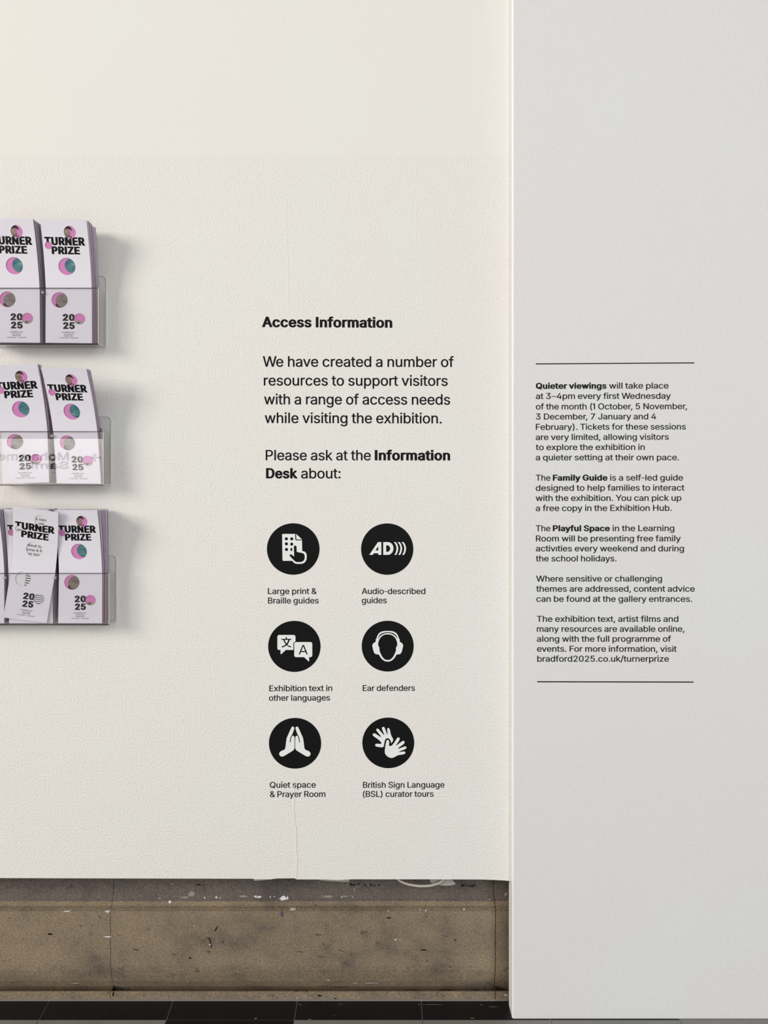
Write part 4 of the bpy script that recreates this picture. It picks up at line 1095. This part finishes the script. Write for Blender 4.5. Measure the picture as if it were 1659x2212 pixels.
def front_leaflet(sh, label, group, text_side=False):
    base = (sh(0, 1, 0) + sh(1, 1, 0)) / 2
    e = empty('leaflet', base, label, 'leaflet', group)
    mb = MB(); slab(mb, sh, -.0024, -.0012, 0, 1, .004, .996)
    mb.build('inner_pages', [M['page'] if text_side else M['pink'], M['edge']], e)['label'] = 'white text pages' if text_side else 'pink inner pages'
    mb = MB(); mb.fill(ART['cover'], sh, -.00045, 0)
    cover = mb.build('cover', M['paper'], e)
    cover['label'] = 'white cover with five round holes'
    for k in ('title', 'year', 'small'):
        mb = MB(); mb.fill(ART[k], sh, None, .00012)
        mb.build({'title': 'title_lettering', 'year': 'year_lettering', 'small': 'small_print'}[k], M['ink'] if k != 'small' else M['grey_ink'], cover)
    if text_side:
        mb = MB()
        for r in page_text(): mb.fill(r, sh, None, -.00105)
        mb.build('page_lettering', M['ink'], e)
    else:
        for k, nm, mk, h in PIX:
            mb = MB(); mb.fill(ART[k], sh, None, h)
            o = mb.build(nm, M[mk], e)
            if k in PIC_LABEL: o['label'] = PIC_LABEL[k]
    return e


def stack(sh, n, yt1, where, group, yb1=-0.0075, first=1):
    yt, ym, yb = sh.y
    ym1 = yb1
    for i in range(first, n):
        t = i / (n - 1)
        s = sh.behind(yt + (yt1 - yt) * t + rng.uniform(-.0007, .0007), ym + (ym1 - ym) * t, yb + (yb1 - yb) * t, rng.uniform(-.0006, .0006), rng.uniform(-.0006, .0004), rng.uniform(-.0016, .0012))
        s.c = [Vector((p.x, p.y, max(p.z, min(sh.c[2].z, sh.c[3].z)))) for p in s.c]
        mb = MB(); slab(mb, s, -.0024, -.0005, 1, 1); slab(mb, s, -.0005, -.0001, 0, 1)
        tag(mb.build('leaflet', [M['paper'], M['edge']]), 'leaflet behind ' + where, 'leaflet', group)


YB, YMI = -0.0462, -0.0465
specs = [
    ('A', [(86.4, 472.6), (186.6, 474.3), (198.6, 741.6), (98.1, 740.4)], -.078, 15, -.023, 'right-hand white die-cut leaflet in the topmost holder', 'right pocket of the topmost holder'),
    ('B', [(-29, 470.5), (71.2, 472.6), (86.4, 740.4), (-14.5, 739.6)], -.078, 15, -.024, 'left-hand die-cut leaflet cut by the photo edge in the topmost holder', 'left pocket of the topmost holder'),
    ('C', [(88.5, 794.3), (186.2, 796), (218.0, 1045), (122.5, 1044.2)], -.090, 6, -.068, 'right-hand slumped leaflet in the middle holder with mirrored lettering', 'right pocket of the middle holder'),
    ('D', [(-22, 790), (80.3, 785.6), (106.3, 1042), (4.8, 1045)], -.086, 7, -.066, 'left-hand leaflet tilted slightly in the middle holder', 'left pocket of the middle holder'),
    ('E', [(117.5, 1101.7), (210, 1102.1), (220.3, 1346.6), (125.4, 1346.3)], -.078, 15, -.012, 'right-hand upright leaflet with blue-green picture in the lowest holder', 'right pocket of the lowest holder'),
    ('F', [(7.6, 1100.6), (105, 1100), (113.9, 1346.5), (19.5, 1346.2)], -.062, 13, -.014, 'upright leaflet half hidden behind the tilted one in the lowest holder', 'middle pocket of the lowest holder'),
    ('G', [(-102, 1100), (-5, 1100), (8.9, 1346.5), (-86, 1346.2)], -.078, 15, -.014, 'leaflet at the very left photo edge in the lowest holder', 'left pocket of the lowest holder'),
]
for key, c, yt, n, yt1, lab, grp in specs:
    ym, ybt = (YMI, YB) if key != 'F' else (-.0425, -.0425)
    sh = Sheet(*c, yt, ym, ybt)
    front_leaflet(sh, lab, None)
    stack(sh, n, yt1, 'the front one in the ' + grp, 'leaflets in the ' + grp, -.031 if key in 'CD' else -.0075)
sh = Sheet((27.1, 1091.9), (125.9, 1106.5), (100.9, 1346.4), (7.2, 1333.9), -.088, -.0472, -.0472)
front_leaflet(sh, 'tilted leaflet showing black text through its holes in the lowest holder', None, True)

# ------------------------------------------------------------------ sign board across the room, mirrored in the middle holder
YS = -5.0
LEN = D + YF + (YF - YS)
def MX(px): return (px - CX) / F * LEN
def MZ(py): return ZC + (HY - py) / F * LEN
e = empty('sign_board', (MX(85), YS, 0), 'free-standing white sign board with black lettering, mirrored in the middle holder', 'sign')
mb = MB()
mb.box(MX(-150), MX(262), YS - .03, YS, MZ(1200), MZ(948))
mb.build('board', M['sign'], e)
for p in (-110, 222):
    mb = MB(); mb.box(MX(p) - .03, MX(p) + .03, YS - .03, YS - .002, 0, MZ(1200)); mb.box(MX(p) - .03, MX(p) + .03, YS - .2, YS + .2, 0, .03)
    mb.build('leg', M['metal'], e)
mb = MB()
fn = lambda x, y, h: Vector((MX(149 - x), YS + h, MZ(y)))
put_line(mb, 'Mohammed', 'sign', 0, 172, 994.6, 994.6, 18.0, fn, .0005, .003)
put_line(mb, 'Sami', 'sign', 0, 82, 1012.5, 1012.5, 15.4, fn, .0005, .003)
arrow = [(-69, 987.4), (-69, 989.6), (-53, 989.6), (-60, 995.6), (-57.5, 997.4), (-47, 988.5), (-57.5, 979.6), (-60, 981.4), (-53, 987.4)]
mb.fill(region([('+', [arrow])]), fn, .0005, .003)
mb.build('lettering', M['vinyl'], e)
